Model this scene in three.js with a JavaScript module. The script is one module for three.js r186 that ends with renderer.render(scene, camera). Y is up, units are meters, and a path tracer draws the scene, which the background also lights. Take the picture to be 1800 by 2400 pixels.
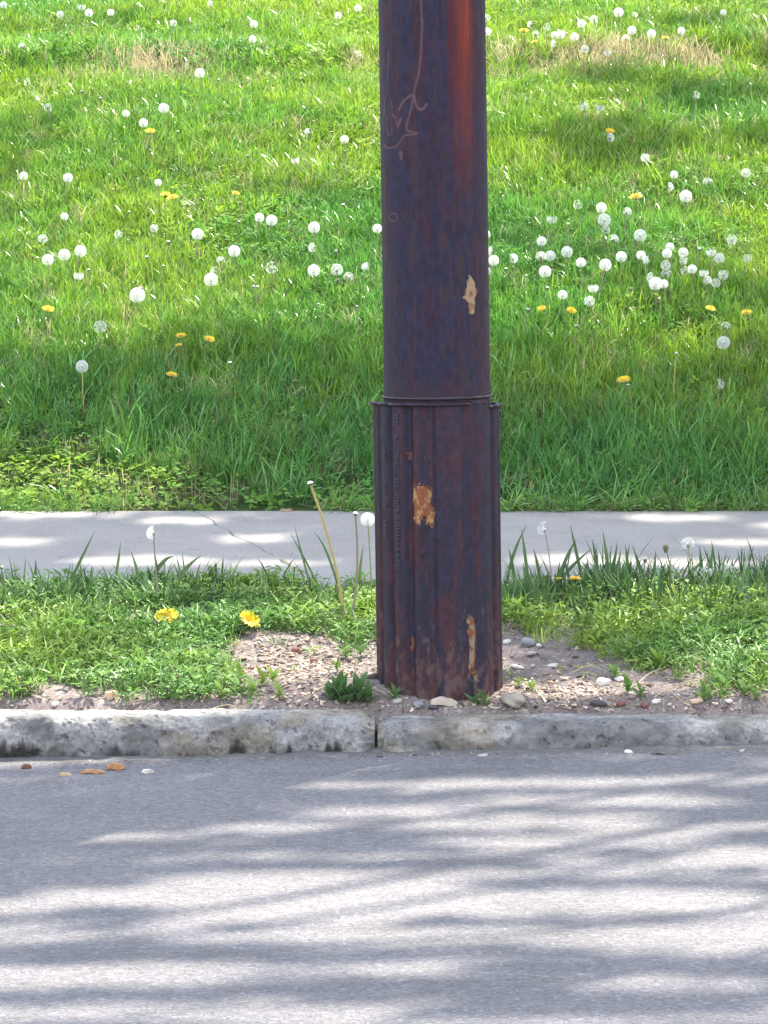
import * as THREE from 'three';
import { mergeGeometries, mergeVertices } from 'three/addons/utils/BufferGeometryUtils.js';

// ------------------------------------------------------------------ camera, sky, sun, exposure
const scene = new THREE.Scene();
const EYE = 1.344, FOCAL = 9900 / 2400;                 // eye height above the pole's foot; focal length in picture heights
const PITCH = -Math.atan(795 / 9900);
const camera = new THREE.PerspectiveCamera(2 * Math.atan(0.5 / FOCAL) * 180 / Math.PI, 768 / 1024, 0.1, 600);
camera.position.set(0, EYE, 0);
camera.rotation.set(PITCH, 0, 0);

const SUN = new THREE.Vector3(0.305, 1, -0.573).normalize();   // behind the pole, a little to the right
function skyTexture() {
  const w = 512, h = 256, data = new Float32Array(w * h * 4);
  for (let j = 0; j < h; j++) for (let i = 0; i < w; i++) {
    const el = ((j + 0.5) / h - 0.5) * Math.PI, az = ((i + 0.5) / w - 0.5) * 2 * Math.PI;
    const d = new THREE.Vector3(Math.cos(el) * Math.cos(az), Math.sin(el), Math.cos(el) * Math.sin(az));
    const up = Math.max(0, d.y), k = Math.pow(1 - up, 3.2);
    const c = Math.max(0, d.dot(SUN)), glow = 0.35 * Math.pow(c, 24) + 0.10 * Math.pow(c, 4);
    const low = d.y < 0 ? Math.max(0.25, 1 + d.y * 3) : 1;
    const o = (j * w + i) * 4;
    data[o] = (0.34 + 0.42 * k + glow) * low;
    data[o + 1] = (0.405 + 0.375 * k + glow * 0.95) * low;
    data[o + 2] = (0.53 + 0.28 * k + glow * 0.85) * low;
    data[o + 3] = 1;
  }
  const t = new THREE.DataTexture(data, w, h, THREE.RGBAFormat, THREE.FloatType);
  t.mapping = THREE.EquirectangularReflectionMapping; t.magFilter = THREE.LinearFilter; t.needsUpdate = true;
  return t;
}
const sky = skyTexture();
scene.background = sky; scene.environment = sky;
scene.backgroundIntensity = 1.4; scene.environmentIntensity = 1.4;
const sun = new THREE.DirectionalLight(new THREE.Color(1, 0.94, 0.83), 4.4);
sun.position.copy(SUN).multiplyScalar(40).add(new THREE.Vector3(0, 0, -12));
sun.target.position.set(0, 0, -12); scene.add(sun, sun.target);
sun.castShadow = true; sun.shadow.mapSize.set(4096, 4096); sun.shadow.radius = 1.3;
Object.assign(sun.shadow.camera, { left: -14, right: 14, top: 14, bottom: -14, near: 1, far: 90 });
const renderer = new THREE.WebGLRenderer({ antialias: true });
renderer.setSize(768, 1024);
renderer.shadowMap.enabled = true;
renderer.toneMapping = THREE.LinearToneMapping;
renderer.toneMappingExposure = 3.15;

// ------------------------------------------------------------------ helpers
function rngOf(seed) { let a = seed >>> 0; return () => { a = (a + 0x6D2B79F5) | 0; let t = Math.imul(a ^ (a >>> 15), 1 | a); t = (t + Math.imul(t ^ (t >>> 7), 61 | t)) ^ t; return ((t ^ (t >>> 14)) >>> 0) / 4294967296; }; }
function hash(x, y, s) { let h = Math.imul(x, 374761393) ^ Math.imul(y, 668265263) ^ Math.imul(s, 2147483647 ^ 0x9E3779B1); h = Math.imul(h ^ (h >>> 13), 1274126177); h ^= h >>> 16; return (h >>> 0) / 4294967296; }
const smooth = (t) => t * t * (3 - 2 * t), clamp = (v, a = 0, b = 1) => Math.min(b, Math.max(a, v)), step = (a, b, v) => smooth(clamp((v - a) / (b - a))), mix = (a, b, t) => a + (b - a) * t;
function noise(x, y, s = 0, px = 0, py = 0) {           // value noise, periodic when px, py are given
  const xi = Math.floor(x), yi = Math.floor(y), fx = smooth(x - xi), fy = smooth(y - yi);
  const wx = px ? (v) => ((v % px) + px) % px : (v) => v, wy = py ? (v) => ((v % py) + py) % py : (v) => v;
  const a = hash(wx(xi), wy(yi), s), b = hash(wx(xi + 1), wy(yi), s), c = hash(wx(xi), wy(yi + 1), s), d = hash(wx(xi + 1), wy(yi + 1), s);
  return a + (b - a) * fx + (c - a) * fy + (a - b - c + d) * fx * fy;
}
function fbm(x, y, s = 0, oct = 4, px = 0, py = 0) { let v = 0, a = 0.5, n = 0; for (let i = 0; i < oct; i++) { v += a * noise(x, y, s + i * 17, px, py); n += a; a *= 0.5; x *= 2; y *= 2; px *= 2; py *= 2; } return v / n; }
function texture(w, h, fn, srgb = true) {               // fn(i, j) gives linear colour or a grey value
  const data = new Uint8Array(w * h * 4), enc = (v) => { v = clamp(v); return srgb ? 255 * (v <= 0.0031308 ? v * 12.92 : 1.055 * Math.pow(v, 1 / 2.4) - 0.055) : 255 * v; };
  for (let j = 0; j < h; j++) for (let i = 0; i < w; i++) {
    const c = fn(i, j), o = (j * w + i) * 4;
    if (typeof c === 'number') data[o] = data[o + 1] = data[o + 2] = enc(c); else { data[o] = enc(c[0]); data[o + 1] = enc(c[1]); data[o + 2] = enc(c[2]); }
    data[o + 3] = 255;
  }
  const t = new THREE.DataTexture(data, w, h); t.wrapS = t.wrapT = THREE.RepeatWrapping; t.magFilter = THREE.LinearFilter; t.minFilter = THREE.LinearMipmapLinearFilter; t.generateMipmaps = true;
  if (srgb) t.colorSpace = THREE.SRGBColorSpace; t.needsUpdate = true; return t;
}
const taken = {};
function numbered(name) { const n = taken[name] ?? 0; taken[name] = n + 1; return n ? name + '_' + String(n).padStart(3, '0') : name; }
function tag(o, label, category, group, kind) { if (label) o.userData.label = label; if (category) o.userData.category = category; if (group) o.userData.group = group; if (kind) o.userData.kind = kind; return o; }
function mesh(name, geo, mat, parent) { const m = new THREE.Mesh(geo, mat); m.name = parent ? name : numbered(name); m.castShadow = m.receiveShadow = true; (parent ?? scene).add(m); return m; }
function group(name, x = 0, y = 0, z = 0) { const g = new THREE.Group(); g.name = numbered(name); g.position.set(x, y, z); scene.add(g); return g; }
function geoOf(pos, idx, uv) { const g = new THREE.BufferGeometry(); g.setAttribute('position', new THREE.Float32BufferAttribute(pos, 3)); if (uv) g.setAttribute('uv', new THREE.Float32BufferAttribute(uv, 2)); if (idx) g.setIndex(idx); g.computeVertexNormals(); return g; }
function gridOf(nu, nv, fn, wrapUv) {                    // fn(i, j) gives [x, y, z, u, v]
  const pos = [], uv = [], idx = [];
  for (let j = 0; j <= nv; j++) for (let i = 0; i <= nu; i++) { const p = fn(i, j); pos.push(p[0], p[1], p[2]); uv.push(p[3], p[4]); }
  for (let j = 0; j < nv; j++) for (let i = 0; i < nu; i++) { const a = j * (nu + 1) + i, b = a + 1, c = a + nu + 1, d = c + 1; idx.push(a, b, d, a, d, c); }
  return geoOf(pos, idx, uv);
}
function std(o) { const m = new THREE.MeshStandardMaterial({ roughness: 0.9, ...o }); return m; }
function leafy(r, g, b, t = 0.42, rough = 0.95) { return new THREE.MeshPhysicalMaterial({ color: new THREE.Color().setRGB(r, g, b), roughness: rough, transmission: t, thickness: 0, side: THREE.DoubleSide, specularIntensity: 0.6 }); }
const col = (r, g, b) => new THREE.Color().setRGB(r, g, b);
function tube(pts, r0, r1, sides = 5, n = 0) {           // tapered tube through points
  const c = new THREE.CatmullRomCurve3(pts.map((p) => new THREE.Vector3(...p))), m = n || (pts.length - 1) * 3, pos = [], idx = [];
  const fr = c.computeFrenetFrames(m, false);
  for (let i = 0; i <= m; i++) { const p = c.getPoint(i / m), r = mix(r0, r1, i / m); for (let k = 0; k < sides; k++) { const a = k / sides * Math.PI * 2, q = p.clone().addScaledVector(fr.normals[i], r * Math.cos(a)).addScaledVector(fr.binormals[i], r * Math.sin(a)); pos.push(q.x, q.y, q.z); } }
  for (let i = 0; i < m; i++) for (let k = 0; k < sides; k++) { const a = i * sides + k, b = i * sides + (k + 1) % sides; idx.push(a, b, b + sides, a, b + sides, a + sides); }
  const t0 = pos.length / 3; let p = c.getPoint(1); pos.push(p.x, p.y, p.z); for (let k = 0; k < sides; k++) idx.push(m * sides + k, m * sides + (k + 1) % sides, t0);
  return geoOf(pos, idx);
}

// ------------------------------------------------------------------ the lie of the land (d = metres from the camera, z = -d)
const PROFILE = [[10.70, -0.09], [10.79, -0.044], [10.84, -0.012], [10.95, 0.0], [11.3, 0.022], [11.8, 0.078], [12.3, 0.122], [12.34, 0.127], [13.7, 0.240], [13.76, 0.245], [14.2, 0.42], [14.6, 0.60], [15.2, 0.82], [15.7, 0.965], [16.8, 1.275], [17.9, 1.54], [19.6, 1.87], [21, 2.12], [24, 2.5], [30, 3.1], [45, 4.2], [90, 6.5], [300, 14]];
function profile(d) { let i = 0; while (i < PROFILE.length - 2 && d > PROFILE[i + 1][0]) i++; const [a, ya] = PROFILE[i], [b, yb] = PROFILE[i + 1]; return mix(ya, yb, clamp((d - a) / (b - a), 0, 1)); }
function soften(d) { if (d < 13.8) return profile(d); const w = 0.15 * clamp((d - 13.8) / 0.4, 0, 1) + 0.01; return (profile(d - w) + profile(d) * 2 + profile(d + w)) / 4; }
function ground(x, d) {
  let y = soften(d);
  if (d > 13.72) { const k = clamp((d - 13.72) / 0.8); y += k * (0.09 * (fbm(x * 0.9, d * 0.9, 5, 3) - 0.5) + 0.05 * (fbm(x * 3.1, d * 3.1, 9, 3) - 0.5)); y += 0.05 * Math.exp(-(((d - 19.35 - 0.1 * x) / 0.22) ** 2)) * clamp((d - 18) / 1); }
  else if (d < 12.33) {
    const k = clamp((d - 10.8) / 0.12) * clamp((12.33 - d) / 0.1);
    y += k * (0.035 * (fbm(x * 3, d * 3, 21, 3) - 0.5) + 0.022 * (fbm(x * 14, d * 14, 23, 3) - 0.5) + 0.012 * (noise(x * 60, d * 60, 29) - 0.5));
    y += k * 0.035 * Math.exp(-(((x + 0.10) / 0.16) ** 2 + ((d - 11.0) / 0.22) ** 2));
  }
  return y;
}
const roadY = (x, d) => -0.120 + 0.019 * clamp(x, -3, 3) + 0.006 * (10.6 - d) * clamp((10.6 - d) / 4, 0, 1) - 0.0006 * Math.max(0, 6 - d) ** 2;
const view = new THREE.Vector3();
function spot(px, py, h = 0) {                            // where a line of sight of the photograph meets the land, h above it
  view.set((px - 900) / 9900, (1200 - py) / 9900, -1).applyEuler(camera.rotation);
  let last = 5;
  for (let d = 5; d < 40; d += 0.01) { const k = d / -view.z, x = view.x * k, y = EYE + view.y * k, g = (d < 10.6 ? roadY(x, d) : ground(x, d)) + h; if (y <= g) return [x, g - h, d]; last = d; }
  return [view.x * 20, ground(0, 20), 20];
}
function bare(x, d) {                                     // 1 where the verge is bare soil
  const n = 0.35 * (fbm(x * 5, d * 5, 41, 3) - 0.5);
  const left = 1 - Math.hypot((x + 0.20 - 0.12 * (11.2 - d)) / 0.24, (d - 11.16) / 0.52) + n * 1.3;
  const right = x > -0.1 ? (11.78 - (x - 0.33) * 1.5 - d) * 2.2 + n * 2.2 : -1;
  const rightCut = x < 0.15 ? (11.5 - d) * 3 : 1;
  const strip = ((x < -0.3 ? 10.835 : 10.88) - d) * 9 + n * 2.2;
  return clamp(Math.max(left * 4, Math.min(right, rightCut) * 3, strip) + 0.2);
}

// ------------------------------------------------------------------ ground, road, kerb, sidewalk
{
  const dirt = mesh('ground', gridOf(1, 1, (i, j) => [-300 + 600 * i, -0.6, 200 - 215 * j, i, j]), std({ color: col(0.16, 0.14, 0.11) })); tag(dirt, 'flat earth under and beyond the road', 'ground', null, 'structure');
}
{ // asphalt
  const N = 1024, tex = texture(N, N, (i, j) => {
    const u = i / N, v = j / N; let g = 0.153;
    const fine = hash(i, j, 3), mid = noise(u * 340, v * 340, 7, 340, 340), co = fbm(u * 8, v * 8, 11, 4, 8, 8);
    const big = noise(u * 150, v * 150, 15, 150, 150); g *= 0.66 + 0.20 * fine + 0.34 * mid + 0.20 * (co - 0.5) + 0.42 * (big - 0.38); const stain = step(0.60, 0.74, fbm(u * 5, v * 9, 17, 4, 5, 9)); g *= 1 - 0.12 * stain; if (big > 0.90) g *= 1.3;
    if (mid > 0.83) g *= 1.25; if (mid < 0.14) g *= 0.68;
    const warm = noise(u * 120, v * 120, 13, 120, 120);
    return [g * (1.02 + 0.05 * warm), g * (0.965 + 0.02 * warm), g * 0.995];
  });
  const bump = texture(N, N, (i, j) => { const u = i / N, v = j / N; return 0.3 * hash(i, j, 4) + 0.7 * noise(u * 340, v * 340, 7, 340, 340); }, false);
  const xs = []; for (let x = -40; x < -4; x += 2) xs.push(x); for (let x = -4; x <= 4; x += 0.25) xs.push(x); for (let x = 6; x <= 40; x += 2) xs.push(x);
  const zs = []; for (let d = -6; d < 6; d += 0.5) zs.push(d); for (let d = 6; d <= 10.45; d += 0.15) zs.push(d); zs.push(10.5, 10.56, 10.75);
  const road = mesh('road', gridOf(xs.length - 1, zs.length - 1, (i, j) => { const x = xs[i], d = zs[j]; return [x, roadY(x, d) + 0.004 * (fbm(x * 2, d * 2, 61, 3) - 0.5), -d, x / 1.4, d / 1.4]; }), std({ map: tex, bumpMap: bump, bumpScale: 0.006, roughness: 0.85 }));
  tag(road, 'worn pale grey asphalt road crossed by branch shadows', 'road', null, 'structure');
  // gritty leftover strip of dirt along the kerb foot
  const gt = texture(512, 128, (i, j) => { const n = fbm(i / 12, j / 12, 71, 4), h = hash(i, j, 5); const g = 0.075 + 0.10 * n * n + 0.07 * (h > 0.86 ? h : 0.2); return [g * 1.05, g, g * 0.95]; });
  const n = 220, gut = gridOf(n, 4, (i, j) => { const x = -5 + 10 * i / n, w = 0.035 + 0.05 * fbm(x * 3, 1, 77, 3) + 0.015 * noise(x * 25, 3, 78), d = 10.64 - (0.05 + w) * (1 - j / 4); return [x, roadY(x, d) - 0.004 + 0.007 * noise(x * 40, j * 3, 80) * (j ? 1 : 0) + 0.012 * (j / 4) ** 1.5 * (0.5 + noise(x * 9, j, 79)), -d, x / 1.2, j / 4 * 0.9]; });
  tag(mesh('gutter_grit', gut, std({ map: gt, roughness: 1 })), 'dark grit and dirt lying along the kerb foot', 'grit', null, 'stuff');
}
{ // kerb: separate cast sections with a rounded nose
  const kerb = group('kerb'); tag(kerb, 'weathered concrete kerb with a rounded nose and an open joint', 'kerb', null, 'structure');
  const TW = 2048, TH = 256;
  const kt = texture(TW, TH, (i, j) => {                 // across: 3 m of kerb; up: profile from foot (0) to back (1)
    const x = i / TW * 3, p = j / TH;
    const a = fbm(x * 9, p * 5, 101, 5), b = fbm(x * 40, p * 16, 103, 3), f = hash(i, j, 7), gr = noise(x * 190, p * 80, 109);
    let g = 0.25 + 0.26 * (a - 0.5) + 0.16 * (b - 0.5) + 0.10 * (gr - 0.5) + 0.05 * (f - 0.5), r = 1.06, bl = 0.93;
    const brown = step(0.52, 0.66, fbm(x * 4.5, p * 3, 113, 4)); r += 0.10 * brown; bl -= 0.14 * brown; g *= 1 - 0.22 * brown;
    const soot = step(0.44, 0.62, fbm(x * 8, p * 4, 127, 5) + 0.42 * (0.47 - p));
    g = mix(g, 0.07 + 0.06 * b, soot * 0.72);
    const tarShadow = step(0.0, 0.07, 0.29 + 0.22 * (fbm(x * 50, p * 3, 135, 4) - 0.5) + 0.30 * (fbm(x * 11, 2, 131, 4) - 0.42) * noise(x * 1.3, 7, 133) - p); g = mix(g, 0.022, tarShadow * 0.92);  // near-black foot band: tar stain, with shadow of the undercut gap painted in
    const agg = noise(x * 95, p * 40, 139), pit = fbm(x * 60 + 11 * p, p * 24 + 7 * x, 141, 3); if (agg > 0.84) g *= 1.22; else if (agg < 0.14) g *= 0.72; if (pit < 0.24) g *= 0.55; g *= 0.9 + 0.2 * f;
    return [g * r, g, g * bl];
  });
  const kb = texture(TW, TH, (i, j) => { const x = i / TW * 3, p = j / TH; const pit = fbm(x * 60 + 11 * p, p * 24 + 7 * x, 141, 3); return 0.45 * fbm(x * 40, p * 16, 103, 4) + 0.35 * noise(x * 95, p * 40, 139) + 0.2 * step(0.18, 0.3, pit); }, false);
  const mat = std({ map: kt, bumpMap: kb, bumpScale: 0.011, roughness: 0.92 });
  const outline = [[0.02, -0.30], [0.012, -0.20], [0, -0.115], [0.002, -0.07], [0.006, -0.042], [0.016, -0.018], [0.032, -0.004], [0.06, 0.0], [0.10, 0.002], [0.15, 0.001], [0.185, -0.003], [0.2, -0.02], [0.2, -0.3]];
  const len = [0]; for (let k = 1; k < outline.length; k++) len.push(len[k - 1] + Math.hypot(outline[k][0] - outline[k - 1][0], outline[k][1] - outline[k - 1][1]));
  function section(x0, x1, y0, y1, seed) {
    const n = Math.round((x1 - x0) / 0.012), rows = []; for (let k = 0; k < outline.length - 1; k++) { const m = k > 0 && k < 10 ? 3 : 1; for (let q = 0; q < m; q++) rows.push(k + q / m); } rows.push(outline.length - 1);
    const fn = (i, j) => {
      const t = i / n, x = mix(x0, x1, t), r = rows[j], k = Math.min(outline.length - 2, Math.floor(r)), f = r - k;
      let dz = mix(outline[k][0], outline[k + 1][0], f), y = mix(outline[k][1], outline[k + 1][1], f); const p = mix(len[k], len[k + 1], f);
      const e = Math.min(x - x0, x1 - x), end = 1 - step(0, 0.045, e);                        // worn, rounded ends
      const face = step(-0.2, -0.12, y) * (y > -0.02 ? 0.5 : 1);
      const bulge = (fbm(x * 6, p * 9, seed, 3) - 0.5) * 0.024 + (fbm(x * 28, p * 26, seed + 3, 3) - 0.5) * 0.024 - Math.max(0, fbm(x * 16, p * 14, seed + 7, 3) - 0.60) * 0.06;
      dz -= face * bulge; y += (y > -0.06 ? 1 : 0.3) * bulge * 0.5;
      dz += end * 0.022 * (y > -0.25 ? 1 : 0); y -= end * 0.022 * step(-0.08, 0, y);
      if (y < -0.085) dz += 0.02 * step(-0.085, -0.13, y) * step(0.35, 0.6, noise(x * 3.3, 1, seed + 11));
      return [x, y + mix(y0, y1, t) + 0.006 * (fbm(x * 1.2, 4, seed, 2) - 0.5), -(10.60 + dz), x / 3, clamp((p - 0.1) / 0.42, 0.002, 0.99)];
    };
    const body = gridOf(n, rows.length - 1, fn);
    const caps = []; for (const s of [0, n]) { const pos = [0, 0, 0], idx = []; let cx = 0, cy = 0, cz = 0; const pts = rows.map((_, j) => fn(s, j)); pts.forEach((q) => { cx += q[0]; cy += q[1]; cz += q[2]; pos.push(q[0], q[1], q[2]); }); pos[0] = cx / pts.length; pos[1] = cy / pts.length; pos[2] = cz / pts.length; for (let j = 0; j < pts.length - 1; j++) s ? idx.push(0, j + 1, j + 2) : idx.push(0, j + 2, j + 1); const uv = pts.map((q) => [q[3], q[4]]).flat(); caps.push(geoOf(pos, idx, [x0 / 3, 0.5, ...uv])); }
    return mergeGeometries([body, ...caps]);
  }
  const cuts = [-6.02, -3.02, -0.02, 2.98, 5.98];
  for (let k = 0; k < 4; k++) mesh('kerb_section', section(cuts[k] + 0.004, cuts[k + 1] - 0.004, k === 2 ? -0.045 : -0.03, k === 2 ? -0.028 : -0.030, 200 + k * 31), mat, kerb);
}
// the land behind the kerb: verge, bed under the sidewalk, lawn bank
const soilTex = texture(1024, 1024, (i, j) => {
  const u = i / 1024, v = j / 1024, a = fbm(u * 14, v * 14, 301, 5, 14, 14), b = noise(u * 150, v * 150, 307, 150, 150), f = hash(i, j, 9), c = noise(u * 90, v * 60, 311, 90, 60);
  let g = 0.135 + 0.11 * (a - 0.5) + 0.06 * (b - 0.5) + 0.05 * (f - 0.5), r = 1.27, bl = 0.90;
  if (c > 0.78) { g *= 1.5; r = 1.16; bl = 0.88; } if (b < 0.15) g *= 0.55;
  return [g * r, g, g * bl];
});
{
  const xs = []; for (let x = -60; x < -6; x += 6) xs.push(x); for (let x = -6; x < -1.5; x += 0.25) xs.push(x); for (let x = -1.5; x <= 1.5; x += 0.02) xs.push(x); for (let x = 1.75; x < 6; x += 0.25) xs.push(x); for (let x = 6; x <= 60; x += 6) xs.push(x);
  const ds = []; for (let d = 10.72; d < 12.34; d += 0.02) ds.push(d); ds.push(12.34);
  const verge = mesh('verge_soil', gridOf(xs.length - 1, ds.length - 1, (i, j) => [xs[i], ground(xs[i], ds[j]), -ds[j], xs[i] / 0.9, ds[j] / 0.9]), std({ map: soilTex, bumpMap: soilTex, bumpScale: 0.008, roughness: 1 }));
  tag(verge, 'bare brown soil strip between kerb and sidewalk', 'soil', null, 'structure');
  const dl = [12.33, 13.68, 13.70]; for (let d = 13.72; d < 22; d += 0.12) dl.push(d); for (let d = 22; d < 40; d += 1) dl.push(d); for (const d of [45, 60, 90, 140, 200, 300]) dl.push(d);
  const xl = []; for (const x of [-300, -150, -80, -40, -20, -10]) xl.push(x); for (let x = -6; x <= 6; x += 0.12) xl.push(x); for (const x of [10, 20, 40, 80, 150, 300]) xl.push(x);
  const turf = texture(512, 512, (i, j) => { const u = i / 512, v = j / 512, a = fbm(u * 40, v * 40, 331, 4, 40, 40), b = noise(u * 128, v * 128, 337, 128, 128); const s = step(0.55, 0.75, a); return [mix(0.05, 0.13, s) * (0.7 + 0.6 * b), mix(0.085, 0.11, s) * (0.7 + 0.6 * b), mix(0.02, 0.06, s) * (0.7 + 0.6 * b)]; });
  const lawn = mesh('lawn', gridOf(xl.length - 1, dl.length - 1, (i, j) => [xl[i], dl[j] < 13.71 ? profile(dl[j]) - 0.08 : ground(xl[i], dl[j]) - (dl[j] < 13.75 ? 0.02 : 0), -dl[j], xl[i] / 1.5, dl[j] / 1.5]), std({ map: turf, roughness: 1 }));
  tag(lawn, 'sloping lawn bank behind the sidewalk', 'lawn', null, 'structure');
}
{ // sidewalk: cast concrete, one slab broken by a slanting crack
  const walk = group('sidewalk'); tag(walk, 'grey concrete sidewalk with a fine slanting crack', 'sidewalk', null, 'structure');
  const ct = texture(1024, 1024, (i, j) => { const u = i / 1024, v = j / 1024; let g = 0.265 + 0.08 * (fbm(u * 7, v * 7, 401, 5, 7, 7) - 0.5) + 0.07 * (noise(u * 260, v * 260, 407, 260, 260) - 0.5) + 0.05 * (hash(i, j, 12) - 0.5); const s = noise(u * 70, v * 70, 409, 70, 70); if (s < 0.05) g *= 0.6; const w = fbm(u * 4, v * 4, 411, 3, 4, 4); return [g * (1.05 + 0.06 * w), g * (0.975 + 0.02 * w), g * 0.91]; });
  const mat = std({ map: ct, bumpMap: ct, bumpScale: 0.004, roughness: 0.9 });
  function slab(near, far) {                             // outline: points along the near edge then the far edge, [x, d]
    const pts = [...near, ...far.slice().reverse()];
    const sh = new THREE.Shape(pts.map(([x, d]) => new THREE.Vector2(x, d)));
    const g = new THREE.ExtrudeGeometry(sh, { depth: 0.1, bevelEnabled: true, bevelThickness: 0.004, bevelSize: 0.003, bevelOffset: -0.003, bevelSegments: 1, curveSegments: 1 });
    const p = g.attributes.position, uv = [];
    for (let i = 0; i < p.count; i++) { const x = p.getX(i), d = p.getY(i), h = p.getZ(i); p.setXYZ(i, x, profile(clamp(d, 12.341, 13.699)) - 0.1 + h + 0.004, -d); uv.push(x / 1.1, d / 1.1); }
    g.setAttribute('uv', new THREE.Float32BufferAttribute(uv, 2)); g.computeVertexNormals(); return g;
  }
  const rng = rngOf(5), crackAt = []; for (let k = 0; k <= 14; k++) { const t = k / 14; crackAt.push([mix(-0.62, -0.17, t) + (k % 14 ? (rng() - 0.5) * 0.03 : 0), mix(13.698, 12.342, t)]); }
  const c1 = crackAt.slice().reverse();                   // near to far
  const N = 12.342, F = 13.698, w = 0.0013;
  const poly = (pts) => { const half = pts.length / 2; return slab(pts.slice(0, half), pts.slice(half)); };
  const left = [[-1.6, N], ...c1.map(([x, d]) => [x - w, d]), [-1.6, F]];
  const right = [...c1.map(([x, d]) => [x + w, d]), [1.4, F], [1.4, N]];
  const mk = (pts) => { const g = slab(pts, []); return mesh('slab', g, mat, walk); };
  mk(left); mk(right.reverse());
  const joint = 0.005;
  for (let k = 0; k < 4; k++) { mk([[1.4 + joint + k * 1.5, N], [1.4 + (k + 1) * 1.5, N], [1.4 + (k + 1) * 1.5, F], [1.4 + joint + k * 1.5, F]]); mk([[-1.6 - (k + 1) * 1.5, N], [-1.6 - joint - k * 1.5, N], [-1.6 - joint - k * 1.5, F], [-1.6 - (k + 1) * 1.5, F]]); }
}

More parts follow.
